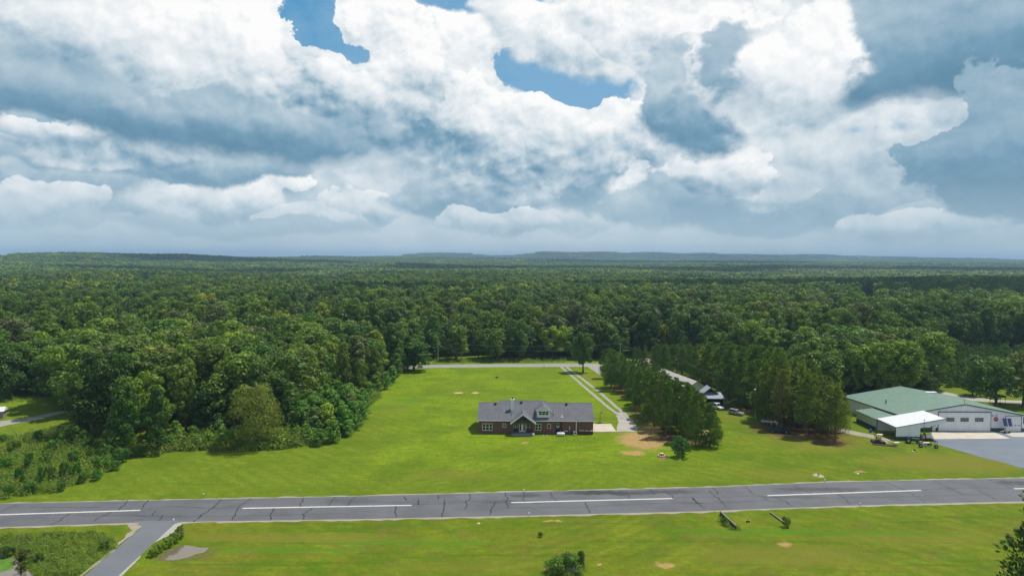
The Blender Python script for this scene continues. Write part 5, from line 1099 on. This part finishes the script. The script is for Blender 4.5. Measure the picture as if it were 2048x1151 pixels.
T('broadleaf_tree', BROAD[7], 1104, 717, 651, 'bright yellow green tree behind the county road', tint=YL, wpx=62)
T('broadleaf_tree', BROAD[3], 1226, 716, 655, 'tall mid green tree behind the far end of the left pine row', wpx=60)
T('broadleaf_tree', BROAD[2], 1664, 787, 697, 'leafy bright tree, leftmost of the big clump behind the hangar', tint=LT_, wpx=72)
T('broadleaf_tree', BROAD[0], 1706, 792, 685, 'tall bright tree in the middle left of the clump behind the hangar', tint=LT_, wpx=78)
T('broadleaf_tree', BROAD[3], 1752, 794, 683, 'tallest bright tree of the clump behind the hangar roof', tint=LT_, wpx=82)
T('broadleaf_tree', BROAD[5], 1798, 790, 700, 'dense rounded tree, rightmost of the clump behind the hangar', tint=(.75, .88, .85), wpx=74)
T('broadleaf_tree', BROAD[5], 1992, 815, 712, 'broad dark shade tree behind the hangar near the right edge', tint=(.85, .95, .85), wpx=120)
T('broadleaf_tree', BROAD[2], 2046, 812, 704, 'dark shade tree cut by the right edge of the photo', tint=(.85, .95, .85), wpx=100)
T('broadleaf_tree', BROAD[4], 1945, 790, 735, 'smaller shade tree left of the broad dark one behind the hangar', tint=(.9, 1., .9), wpx=50)
T('smoke_bush', SHRUB[1], 1852, 788, 752, 'grey green bush just behind the hangar roof', cat='bush', tint=(.75, .62, 1.1), wpx=58, leafname='foliage')
T('broadleaf_tree', SAP[0], 121, 813, 785, 'small light green tree on the grass by the left woods', tint=(1.2, 1.2, 1.), wpx=20)
T('broadleaf_tree', SAP[1], 15, 800, 766, 'small bluish green tree at the far left wood edge', tint=(.8, 1.05, 1.2), wpx=26)
T('cypress_tree', SAP[2], 688, 800, 683, 'tall olive coloured narrow tree behind the left thicket', tint=(1.1, .85, .7), wpx=50)
T('cypress_tree', SAP[3], 742, 782, 689, 'tall olive coloured tree right of its narrow twin at the lawn bend', tint=(1.1, .85, .7), wpx=56)
T('cypress_tree', SAP[0], 722, 800, 716, 'lower olive green tree between the lawn bend and its tall twin', tint=(1.15, .95, .75), wpx=46)
T('broadleaf_tree', BROAD[4], 828, 741, 682, 'dense round tree at the far left corner of the big lawn', wpx=74, tint=(.9, 1.1, .9))
T('broadleaf_tree', SAP[1], 792, 749, 705, 'leafy sapling left of the dense round tree by the road', wpx=36)
# saplings of the thicket at the lawn edge
th = [(592, 832, 782), (618, 846, 790), (640, 822, 772), (660, 836, 776), (690, 832, 768), (712, 826, 778), (600, 868, 812), (630, 872, 812), (655, 870, 806), (684, 866, 808), (706, 858, 800), (676, 812, 760), (712, 804, 772), (735, 800, 762), (752, 786, 748), (768, 778, 742), (724, 816, 775), (574, 850, 800), (438, 878, 838), (404, 862, 815), (386, 884, 850), (352, 880, 840), (590, 886, 855), (556, 892, 866), (462, 893, 858), (786, 765, 730), (640, 890, 855), (694, 872, 840), (716, 845, 800)]
th += [(606, 855, 800), (645, 858, 796), (668, 852, 786), (700, 846, 786), (624, 832, 780), (652, 812, 768), (698, 822, 765), (720, 838, 790), (585, 866, 822), (612, 884, 846), (668, 884, 838), (340, 898, 868), (320, 872, 835), (395, 892, 868), (420, 893, 864), (372, 896, 872), (444, 892, 852), (700, 790, 750)]
th.sort(); RCS = rowcol([(a, 2000 - b) for a, b, c in th], 8)
for k, (px, py, tp) in enumerate(th):
    T('sapling', SAP[k % 4], px, py, tp, f'{ORD[k % 24]} bright sapling from left in the {"left" if k < 24 else "right"} half of the lawn edge thicket', 'saplings of the lawn edge thicket', 'sapling', tint=(1.1 + .07 * (k % 5), 1.25 + .08 * (k % 2), 1.0 + .1 * (k % 3)), wpx=(py - tp) * .95)
# bushes
T('round_bush', SHRUB[0], 1357, 914, 873, 'lone round green bush on the grass before the left pine row', cat='bush', tint=(.75, .95, 1.15), wpx=46, leafname='foliage')
T('wild_bush', SHRUB[2], 1116, 1141, 1116, 'dark wild bush at the bottom of the photo above the grey boulder', cat='bush', tint=(1.1, 1.0, 1.0), wpx=54, leafname='foliage')
T('wild_bush', SHRUB[3], 1140, 1139, 1108, 'grey green middle part of the bush clump by the boulder', cat='bush', tint=(1.1, 1.0, 1.1), wpx=50, leafname='foliage')
T('wild_bush', SHRUB[1], 1161, 1135, 1100, 'thin upright bush at the right end of the boulder clump', cat='bush', tint=(.9, .9, .9), wpx=20, leafname='foliage')
T('small_bush', SHRUB[4], 1080, 1073, 1063, 'tiny dark bush alone in the near field', cat='bush', tint=(.6, .7, .7), wpx=12, leafname='foliage')
T('small_bush', SHRUB[2], 1574, 1054, 1034, 'thin yellowish bush at the end of the sunken culvert beam', cat='bush', tint=(1.2, .9, .6), wpx=20, leafname='foliage')
T('small_bush', SHRUB[0], 1448, 1047, 1033, 'weedy bush growing against the standing culvert wall', cat='bush', tint=(.6, .75, .6), wpx=16, leafname='foliage')
for k, (px, py, tp, w2) in enumerate(((345, 1075, 1056, 26), (335, 1085, 1064, 26), (322, 1095, 1076, 28), (306, 1104, 1086, 28), (292, 1112, 1096, 26), (350, 1066, 1050, 20))):
    T('bank_bush', SHRUB[k % 5], px + 13, py, tp, f'{ORD[k]} yellow green bush from the top of the gravel bank beside the puddle', 'bushes of the taxiway bank', 'bush', tint=(1.35, 1.2, .8), wpx=w2, leafname='foliage')
T('pond_bush', SHRUB[3], 14, 1112, 1092, 'dark bush on the far shore of the corner pond', cat='bush', tint=(.45, .5, .5), wpx=40, leafname='foliage')
T('pond_bush', SHRUB[1], 48, 1120, 1100, 'reddish brown bush at the right end of the corner pond', cat='bush', tint=(.75, .45, .6), wpx=34, leafname='foliage')
T('pond_bush', SHRUB[4], 76, 1122, 1106, 'low dark bush between pond and taxiway', cat='bush', tint=(.6, .6, .6), wpx=32, leafname='foliage')
T('pond_bush', SHRUB[0], 44, 1144, 1124, 'rusty bush at the pond corner nearest the camera', cat='bush', tint=(.9, .55, .6), wpx=22, leafname='foliage')
T('pond_bush', SHRUB[2], 205, 1100, 1082, 'olive bush close to the sandy edge of the taxiway', cat='bush', tint=(.8, .75, .6), wpx=24, leafname='foliage')
fb_ = [(140, 893, 850, 56), (76, 882, 860, 26), (105, 905, 880, 36), (30, 905, 880, 30), (175, 900, 872, 40), (210, 915, 885, 44), (240, 925, 895, 40), (60, 940, 905, 24), (36, 965, 935, 20), (84, 968, 932, 22), (103, 965, 932, 18), (128, 960, 922, 26), (150, 955, 925, 20), (20, 990, 968, 22), (66, 985, 962, 30), (48, 972, 948, 16), (124, 982, 964, 18), (200, 938, 912, 36), (228, 940, 920, 30), (165, 965, 944, 24), (95, 928, 905, 26), (10, 940, 915, 26), (190, 960, 940, 26), (280, 912, 892, 26), (150, 925, 900, 30), (5, 885, 868, 24)]
fb_.sort()
for k, (px, py, tp, w2) in enumerate(fb_):
    T('field_bush', SHRUB[k % 5], px, py, tp, f'{ORD[k]} green bush from the left in the weedy field beside the lawn', 'bushes of the weedy field', 'bush', tint=(.75 + .08 * (k % 4), .95 + .06 * (k % 3), .8), wpx=w2, leafname='foliage')
# the near pine cut by the right edge of the photo, and the small one below it
for D_, px, ptop, lb_ in ((86, 2100, 960, 'near pine reaching in from the right edge over the runway verge'), (74, 2090, 1088, 'dark young pine at the bottom right corner')):
    p = at(1900, 1100); X_ = (px - 1024) / FPX * D_ * 1.01; Hh = atY(px, ptop, D_).z
    tree('pine_tree', PINE[2], X_, D_, Hh, lb_, tint=(.8, .9, .9), wide=1.0 if D_ > 80 else .9)
# ---------------------------------------------------------------- planted pines
def cap(x, y, line, Hh):                         # tallest a tree may be so its tip stays under the grove's outline
    px = x / y * FPX + 1024; t = np.interp(px, [a for a, b in line], [b for a, b in line]); return max(6.5, min(Hh, atY(px, float(t), y).z))
LINE_L = [(1200, 698), (1228, 694), (1285, 731), (1317, 742), (1349, 753), (1380, 766), (1409, 784), (1432, 812), (1455, 850)]
LINE_R = [(1250, 690), (1300, 688), (1440, 682), (1530, 690), (1576, 694), (1612, 721), (1655, 745), (1694, 778), (1712, 830)]
def fill(poly_px, sp, seed, jit=.25, rot=0.):
    poly = W(poly_px); xs = [p.x for p in poly]; ys = [p.y for p in poly]; rg = np.random.default_rng(seed)
    gx, gy = np.meshgrid(np.arange(min(xs), max(xs), sp), np.arange(min(ys), max(ys), sp)); gx = gx.ravel() + rg.uniform(-jit, jit, gx.size) * sp; gy = gy.ravel() + rg.uniform(-jit, jit, gy.size) * sp
    k = inside(poly, gx, gy); return np.stack([gx[k], gy[k]], 1)
PL = fill([(1203, 752), (1222, 778), (1250, 808), (1285, 838), (1322, 868), (1350, 886), (1385, 893), (1432, 893), (1436, 866), (1408, 842), (1374, 808), (1342, 780), (1312, 754), (1280, 735), (1215, 737)], 5.2, 11)
RCL = rowcol(PL, 5)
for i_, (x, y) in enumerate(PL):
    k = random.randrange(5); f = (y - 165) / 130; Hh = 15.8 - 4.6 * min(1, max(0, f)) + random.uniform(-.9, .9)
    Hh = cap(x, y, LINE_L, Hh + 4) * random.uniform(.86 if x / y < .2 else .94, 1.0)
    tree('pine_tree', PINE[k], x, y, Hh, f'{RCL[i_][1]} pine from the left in the {RCL[i_][0]} rank of the left pine block', 'pines of the left planted row', tint=(1.15, 1.35, 1.1) if y > 220 else (1.35, 1.4, 1.0), wide=random.uniform(.9, 1.3))
PR = fill([(1446, 803), (1484, 826), (1524, 846), (1584, 872), (1640, 884), (1690, 880), (1704, 862), (1684, 832), (1656, 800), (1600, 775), (1520, 752), (1440, 737), (1380, 724), (1318, 716), (1262, 713), (1288, 737), (1325, 750), (1405, 774)], 5.8, 12)
RCR = rowcol(PR, 9)
for i_, (x, y) in enumerate(PR):
    if abs(x / y * FPX + 1024 - 1511) < 13 and y < P2.y + 5: continue
    k = random.randrange(5); Hh = 18.6 + random.uniform(-1.6, 1.4) - (1.5 if y < 190 else 0)
    Hh = cap(x, y, LINE_R, Hh + 1) * random.uniform(.84, 1.0)
    tree('pine_tree', PINE[k], x, y, Hh, f'{RCR[i_][1]} tall pine from the left in the {RCR[i_][0]} rank of the right grove', 'pines of the right grove', tint=(1.55, 1.4, .9) if y < 205 else (1.25, 1.35, 1.05), wide=random.uniform(.95, 1.35))
YP = fill([(1858, 774), (1862, 712), (1990, 708), (2090, 712), (2090, 760), (1930, 777)], 3.9, 13)
YP = YP[np.argsort(YP[:, 1])][:300]
RCY = rowcol(YP, 20)
for i_, (x, y) in enumerate(YP): tree('young_pine', YPINE[random.randrange(4)], x, y, random.uniform(4.8, 7.0), f'{RCY[i_][1]} young pine from left in the {RCY[i_][0]} rank of the plantation', 'young pines of the plantation', wide=1.1)

# ---------------------------------------------------------------- the woods
CLR = W([(-700, 803), (-60, 799), (60, 797), (118, 800), (135, 822), (150, 855), (215, 880), (260, 905), (320, 905), (345, 874), (400, 866), (470, 868), (552, 868), (590, 812), (640, 790), (690, 774), (735, 768), (752, 762), (795, 748), (862, 739), (868, 722), (1130, 719.5), (1200, 718), (1310, 714), (1400, 718), (1520, 745), (1600, 768), (1660, 795), (1780, 796), (1850, 788), (1868, 776), (1862, 709), (2100, 707), (2500, 715), (3200, 1900), (-2200, 1900)])
CORR = [(600, 690, 820, 1260), (1716, 1756, 480, 760), (90, 112, 740, 1130), (-14, 20, 700, 1100), (276, 302, 700, 1010)]     # (px from, px to, D from, D to) fields
FIELD = simple('distant_hay_field', (.17, .27, .05), .9, var=.15, scale=.02)
for i, (a, b, d0, d1) in enumerate(CORR):
    V = []; n = 14
    for k in range(n + 1):
        D = d0 + (d1 - d0) * k / n; V.append([((px - 1024) / FPX * D, D) for px in (a, b)])
    q = MB()
    for k in range(n):
        q.poly([(x, y, float(height(x, y)) + .5) for x, y in (V[k][0], V[k][1], V[k + 1][1], V[k + 1][0])])
    tag(q.build('field', FIELD), 'pale green field among the far woods', kind='structure')
def okmask(x, y, margin=0):
    k = ~inside(CLR, x, y)
    az_ = x / y * FPX + 1024
    for a, b, d0, d1 in CORR: k &= ~((az_ > a - 4) & (az_ < b + 4) & (y > d0) & (y < d1))
    if margin:
        for (ox_, oy_, orr) in OCC: k &= ((x - ox_) ** 2 + (y - oy_) ** 2) > orr ** 2
    return k
def fan(d0, d1, sp, seed, half=43):
    rg = np.random.default_rng(seed); X1 = d1 * math.sin(R(half))
    gx, gy = np.meshgrid(np.arange(-X1, X1, sp), np.arange(80, d1, sp)); gx = gx.ravel() + rg.uniform(-.38, .38, gx.size) * sp; gy = gy.ravel() + rg.uniform(-.38, .38, gy.size) * sp
    d = np.hypot(gx, gy); k = (d > d0) & (d < d1) & (np.abs(np.arctan2(gx, gy)) < R(half)); return gx[k], gy[k], rg
x, y, rg = fan(140, 1300, 8.7, 21); k = okmask(x, y, 1); x, y = x[k], y[k]
# the biggest-looking trees stand as trees of their own: those nearest the open ground, inside the picture
d = np.hypot(x, y); azp = x / y * FPX + 1024; infr = (azp > -90) & (azp < 2140)
order = np.argsort(d + np.where(infr, 0, 1e6)); first = order[:272]; rest = order[272:]
TINTS = [((1.05, 1.05, 1), 'mid green'), ((.74, .84, .78), 'dark green'), ((1.35, 1.3, .95), 'light green'), ((1.1, 1.0, 1.1), 'greyish green'), ((.85, 1.05, 1.05), 'bluish green')]
REG = [(330, 'of the far left woods'), (860, 'of the woods beside the lawn'), (1320, 'of the woods behind the road'), (1650, 'of the woods behind the pines'), (9999, 'of the woods behind the hangar')]
LAB = {}
lo_r = -9999
for hi_r, wr in REG:
    ids = [i for i in first if lo_r <= azp[i] < hi_r]; rc = rowcol([(x[i], y[i]) for i in ids], 8)
    for j, i in enumerate(ids): LAB[i] = f'{rc[j][1]} from left in {rc[j][0]} rank {wr}'
    lo_r = hi_r
for i in first:
    X_, Y_ = x[i], y[i]; a_ = azp[i]; tn, tw = TINTS[random.choices(range(5), (4, 4, 2, 1, 2))[0]]
    if random.random() < .03: tn, tw = (1.75, 1.55, .85), 'yellow green'
    wh = 'in the woods left of the weedy field' if a_ < 330 else ('in the woods along the left side of the lawn' if a_ < 860 else ('in the woods behind the county road' if a_ < 1320 else ('in the woods behind the right pines' if a_ < 1650 else 'in the woods behind the hangar')))
    Hh = random.choice((random.uniform(12.5, 17), random.uniform(16, 20), random.uniform(18.5, 22.5))) * (1.04 if a_ < 700 else .95)
    dd = 'front row ' if d[i] < 260 else ''
    tree('broadleaf_tree', BROAD[random.randrange(8)], X_, Y_, Hh, f'{tw} tree, {LAB[i]}', 'woodland trees', tint=tn, wide=random.uniform(1.0, 1.5))

def instanced(name, P3, rz, sc, idx, protos, label):
    me = bpy.data.meshes.new(name); me.vertices.add(len(P3)); me.vertices.foreach_set('co', np.ascontiguousarray(P3, np.float32).ravel())
    for an, arr, ty in (('rz', rz, 'FLOAT'), ('sc', sc, 'FLOAT'), ('pick', idx, 'INT')):
        a = me.attributes.new(an, ty, 'POINT'); a.data.foreach_set('value', np.ascontiguousarray(arr, np.int32 if ty == 'INT' else np.float32))
    o = bpy.data.objects.new(name, me); col.objects.link(o); tag(o, label, kind='stuff')
    ng = bpy.data.node_groups.new(name + '_scatter', 'GeometryNodeTree'); ng.interface.new_socket('Geometry', in_out='INPUT', socket_type='NodeSocketGeometry'); ng.interface.new_socket('Geometry', in_out='OUTPUT', socket_type='NodeSocketGeometry')
    N = ng.nodes; L = ng.links; gi = N.new('NodeGroupInput'); go_ = N.new('NodeGroupOutput'); ip = N.new('GeometryNodeInstanceOnPoints'); jn = N.new('GeometryNodeJoinGeometry')
    for me_ in reversed(protos):
        po_ = bpy.data.objects.new(name + '_kind', me_); oi = N.new('GeometryNodeObjectInfo'); oi.inputs['Object'].default_value = po_; oi.inputs['As Instance'].default_value = True; L.new(oi.outputs['Geometry'], jn.inputs[0])
    def attr(an, ty): q = N.new('GeometryNodeInputNamedAttribute'); q.data_type = ty; q.inputs['Name'].default_value = an; return q.outputs['Attribute']
    m2p = N.new('GeometryNodeMeshToPoints'); L.new(gi.outputs[0], m2p.inputs[0]); L.new(m2p.outputs[0], ip.inputs['Points']); L.new(jn.outputs[0], ip.inputs['Instance']); ip.inputs['Pick Instance'].default_value = True
    L.new(attr('pick', 'INT'), ip.inputs['Instance Index']); cx = N.new('ShaderNodeCombineXYZ'); L.new(attr('rz', 'FLOAT'), cx.inputs[2]); L.new(cx.outputs[0], ip.inputs['Rotation'])
    L.new(attr('sc', 'FLOAT'), ip.inputs['Scale']); L.new(ip.outputs[0], go_.inputs[0])
    md = o.modifiers.new('scatter', 'NODES'); md.node_group = ng; return o
def scatter(name, x, y, rg, smin, smax, protos, label, dz=0.):
    z = height(x, y) + dz; n = len(x)
    return instanced(name, np.stack([x, y, z], 1), rg.uniform(0, 6.28, n), rg.uniform(smin, smax, n), rg.integers(0, len(protos), n), protos, label)
# middle distance: lighter crowns
MID = [crown_broad(600 + i, 18, 5.6 + .5 * (i % 3), .18, 22, 46, .50, ('round', 'wide', 'tall', 'round', 'wide', 'round')[i], 'wood_crown') for i in range(6)]
MIDP = [crown_pine(620, 17, 4.4, .3, 9, 26, 'wood_crown', nl=.8)]
PALE = [crown_broad(640 + i, 15, 5.0, .18, 20, 46, .50, 'round', 'wood_crown', 'leafsun') for i in range(3)]
near_k = rest[(d[rest] < 520)]; far_k = rest[(d[rest] >= 520)]
scatter('woods', x[near_k], y[near_k], rg, .92, 1.35, [b[2] for b in BROAD[:6]], 'mixed green woodland surrounding the open ground')
az2 = x[far_k] / y[far_k] * FPX + 1024; pale = (az2 > 1345) & (y[far_k] > 1010 + 25 * np.sin(az2 / 60)) & (y[far_k] < 1270 + 20 * np.sin(az2 / 35))  # band of trees whose sunlit look is put into the leaf colour
scatter('pale_woods', x[far_k][pale], y[far_k][pale], rg, .8, 1.1, PALE, 'strip of woodland at right in the distance, leaves painted pale as if sunlit')
far_k = far_k[~pale]
scatter('middle_woods', x[far_k], y[far_k], rg, .95, 1.42, MID + MIDP, 'mixed green woodland in the middle distance')
# far: patches of many crowns
def patch(seed, size, ncr, hs, per):
    rg_ = np.random.default_rng(seed); Vs, Fs, Ts = [], [], []; o_ = 0
    for k in range(ncr):
        c = np.array([rg_.uniform(-.5, .5) * size, rg_.uniform(-.5, .5) * size, rg_.uniform(10, 15.5)]); r = rg_.uniform(4, 6.5) * (size / 45) ** .25
        d_ = sphere_dirs(per, rg_, .8); V, F = leaves(c + d_ * r * rg_.uniform(.8, 1.05, per)[:, None] * np.array([1, 1, .8]), d_, hs, .8, .25, rg_); Vs.append(V); Fs.append(F + o_); o_ += len(V)
        Ts.append(np.repeat(np.clip(rg_.uniform(0, 1) + rg_.normal(0, .1, per), 0, 1), 4))
    return np_mesh('wood_patch', np.concatenate(Vs), np.concatenate(Fs), M['leaf'], {'tone': np.concatenate(Ts)})
x, y, rg = fan(1290, 4200, 36, 22); k = okmask(x, y); x, y = x[k], y[k]
scatter('far_woods', x, y, rg, .9, 1.15, [patch(700 + i, 42, 26, 1.5, 34) for i in range(5)], 'unbroken distant woodland canopy')
x, y, rg = fan(4150, 13500, 135, 23); scatter('farthest_woods', x, y, rg, .95, 1.25, [patch(720 + i, 165, 190, 4.2, 16) for i in range(4)], 'blue green woodland fading toward the horizon')

# ---------------------------------------------------------------- weeds and rough growth
def weedp(seed, r, h, n, hs):
    rg_ = np.random.default_rng(seed); a = rg_.uniform(0, 6.28, n); q = r * np.sqrt(rg_.uniform(0, 1, n)); C_ = np.stack([np.cos(a) * q, np.sin(a) * q, h * rg_.uniform(.1, 1, n) * (1 - (q / r) ** 2 * .6)], 1)
    N_ = np.stack([np.cos(a) * q / r, np.sin(a) * q / r, np.full(n, .9)], 1); V, F = leaves(C_, N_, hs, .45, .55, rg_); return np_mesh('weed_clump', V, F, M['weed'], {'tone': np.repeat(rg_.uniform(.1, .9, n), 4)})
WD = [weedp(800 + i, .8, .9 + .3 * i, 120, .13) for i in range(4)]
def weeds(name, poly, sp, seed, s0, s1, label):
    pts = fill(poly, sp, seed, .5)
    if len(pts): scatter(name, pts[:, 0], pts[:, 1], np.random.default_rng(seed), s0, s1, WD, label)
weeds('weeds', [(-60, 884), (60, 868), (130, 852), (160, 866), (215, 888), (250, 912), (232, 930), (190, 952), (110, 984), (0, 999), (-60, 1002)], 1.15, 31, .5, 1.5, 'tangled weeds covering the field left of the lawn')
weeds('thicket_undergrowth', [(236, 912), (262, 903), (345, 890), (400, 878), (470, 878), (560, 872), (640, 860), (700, 842), (716, 822), (742, 798), (756, 786), (760, 796), (740, 806), (724, 826), (722, 846), (700, 866), (655, 882), (600, 892), (555, 898), (470, 900), (400, 899), (345, 902), (300, 912)], 1.0, 32, .9, 2.4, 'leafy undergrowth at the foot of the left thicket')
weeds('pond_weeds', [(-60, 1082), (0, 1075), (100, 1066), (190, 1062), (232, 1078), (232, 1092), (160, 1150), (70, 1150), (62, 1140), (30, 1106), (-60, 1100)], .62, 33, .22, .85, 'rough weeds and tall grass around the corner pond')
weeds('verge_weeds', [(868, 718), (1130, 716.5), (1140, 720), (1130, 724.5), (868, 726)], 1.6, 34, .4, 1.1, 'pale green weeds on the verge behind the county road')
weeds('lane_weeds', [(0, 800), (118, 796), (118, 802), (0, 806)], 1.4, 35, .4, 1.0, 'straw coloured weeds along the foot of the left woods')
weeds('bush_weeds', [(1092, 1146), (1096, 1124), (1120, 1112), (1160, 1114), (1172, 1132), (1166, 1148), (1130, 1152)], .55, 36, .35, 1.0, 'tangled weeds round the bush and boulder at the bottom of the photo')
weeds('culvert_weeds', [(1436, 1032), (1450, 1030), (1482, 1058), (1470, 1064), (1440, 1046)], .6, 37, .2, .7, 'weeds growing along the standing culvert wall')

# ================================================================ unseen clouds above the view, added to cast shadows on the woods
m_, gg = mat('cloud_white'); finish(gg, gg.node('ShaderNodeBsdfDiffuse', {'Color': (.9, .9, .9, 1)}).outputs[0]); M['cloud'] = m_
def cloud(tx, ty, rx, ry, alt, seed, label):
    import bmesh
    rr = random.Random(seed); cx = tx + SUN.x / SUN.z * alt; cy = ty + SUN.y / SUN.z * alt; bm = bmesh.new()
    for k in range(34):
        a = rr.uniform(0, 6.28); q = math.sqrt(rr.random()) * .86; s = rr.uniform(.16, .34) * (1.15 - q * .5)
        mt = Matrix.Translation((cx + math.cos(a) * q * rx, cy + math.sin(a) * q * ry, alt + rr.uniform(0, 40))) @ Matrix.Diagonal((rx * s, ry * s * 1.2, min(rx, ry) * s * .8, 1))
        bmesh.ops.create_icosphere(bm, subdivisions=2, radius=1, matrix=mt)
    me = bpy.data.meshes.new('cloud'); bm.to_mesh(me); bm.free(); me.materials.append(M['cloud']); o = bpy.data.objects.new('cloud', me); col.objects.link(o); tag(o, label, kind='stuff')
cloud(450, 760, 400, 190, 900, 1, 'unseen cumulus cloud placed to shade the right hand woods')
cloud(-700, 1500, 330, 170, 1300, 2, 'unseen cumulus cloud placed to shade the left hand woods')
cloud(150, 2050, 760, 330, 1600, 3, 'unseen cumulus cloud placed to shade the central woods')
cloud(-1300, 2700, 900, 420, 1700, 4, 'unseen cumulus cloud placed to shade the far left woods')
cloud(1500, 2400, 900, 420, 1600, 5, 'unseen cumulus cloud placed to shade the far right woods')
cloud(900, 4300, 1300, 600, 2300, 6, 'wide unseen cumulus cloud placed to shade the far woods')
cloud(-90, 620, 90, 55, 900, 7, 'small unseen cumulus cloud placed to shade the woods behind the road')
# ================================================================ haze
q = MB(); q.box(-17500, 17500, -400, 17500, -80, 135)
m_, gg = mat('haze_air'); vp = gg.node('ShaderNodeVolumePrincipled', {'Color': (.44, .67, .92, 1), 'Density': 1.15e-4, 'Anisotropy': .1}); gg.node('ShaderNodeOutputMaterial', {'Volume': vp.outputs[0]})
tag(q.build('haze', m_), 'thin blue summer haze over the whole landscape', kind='stuff')
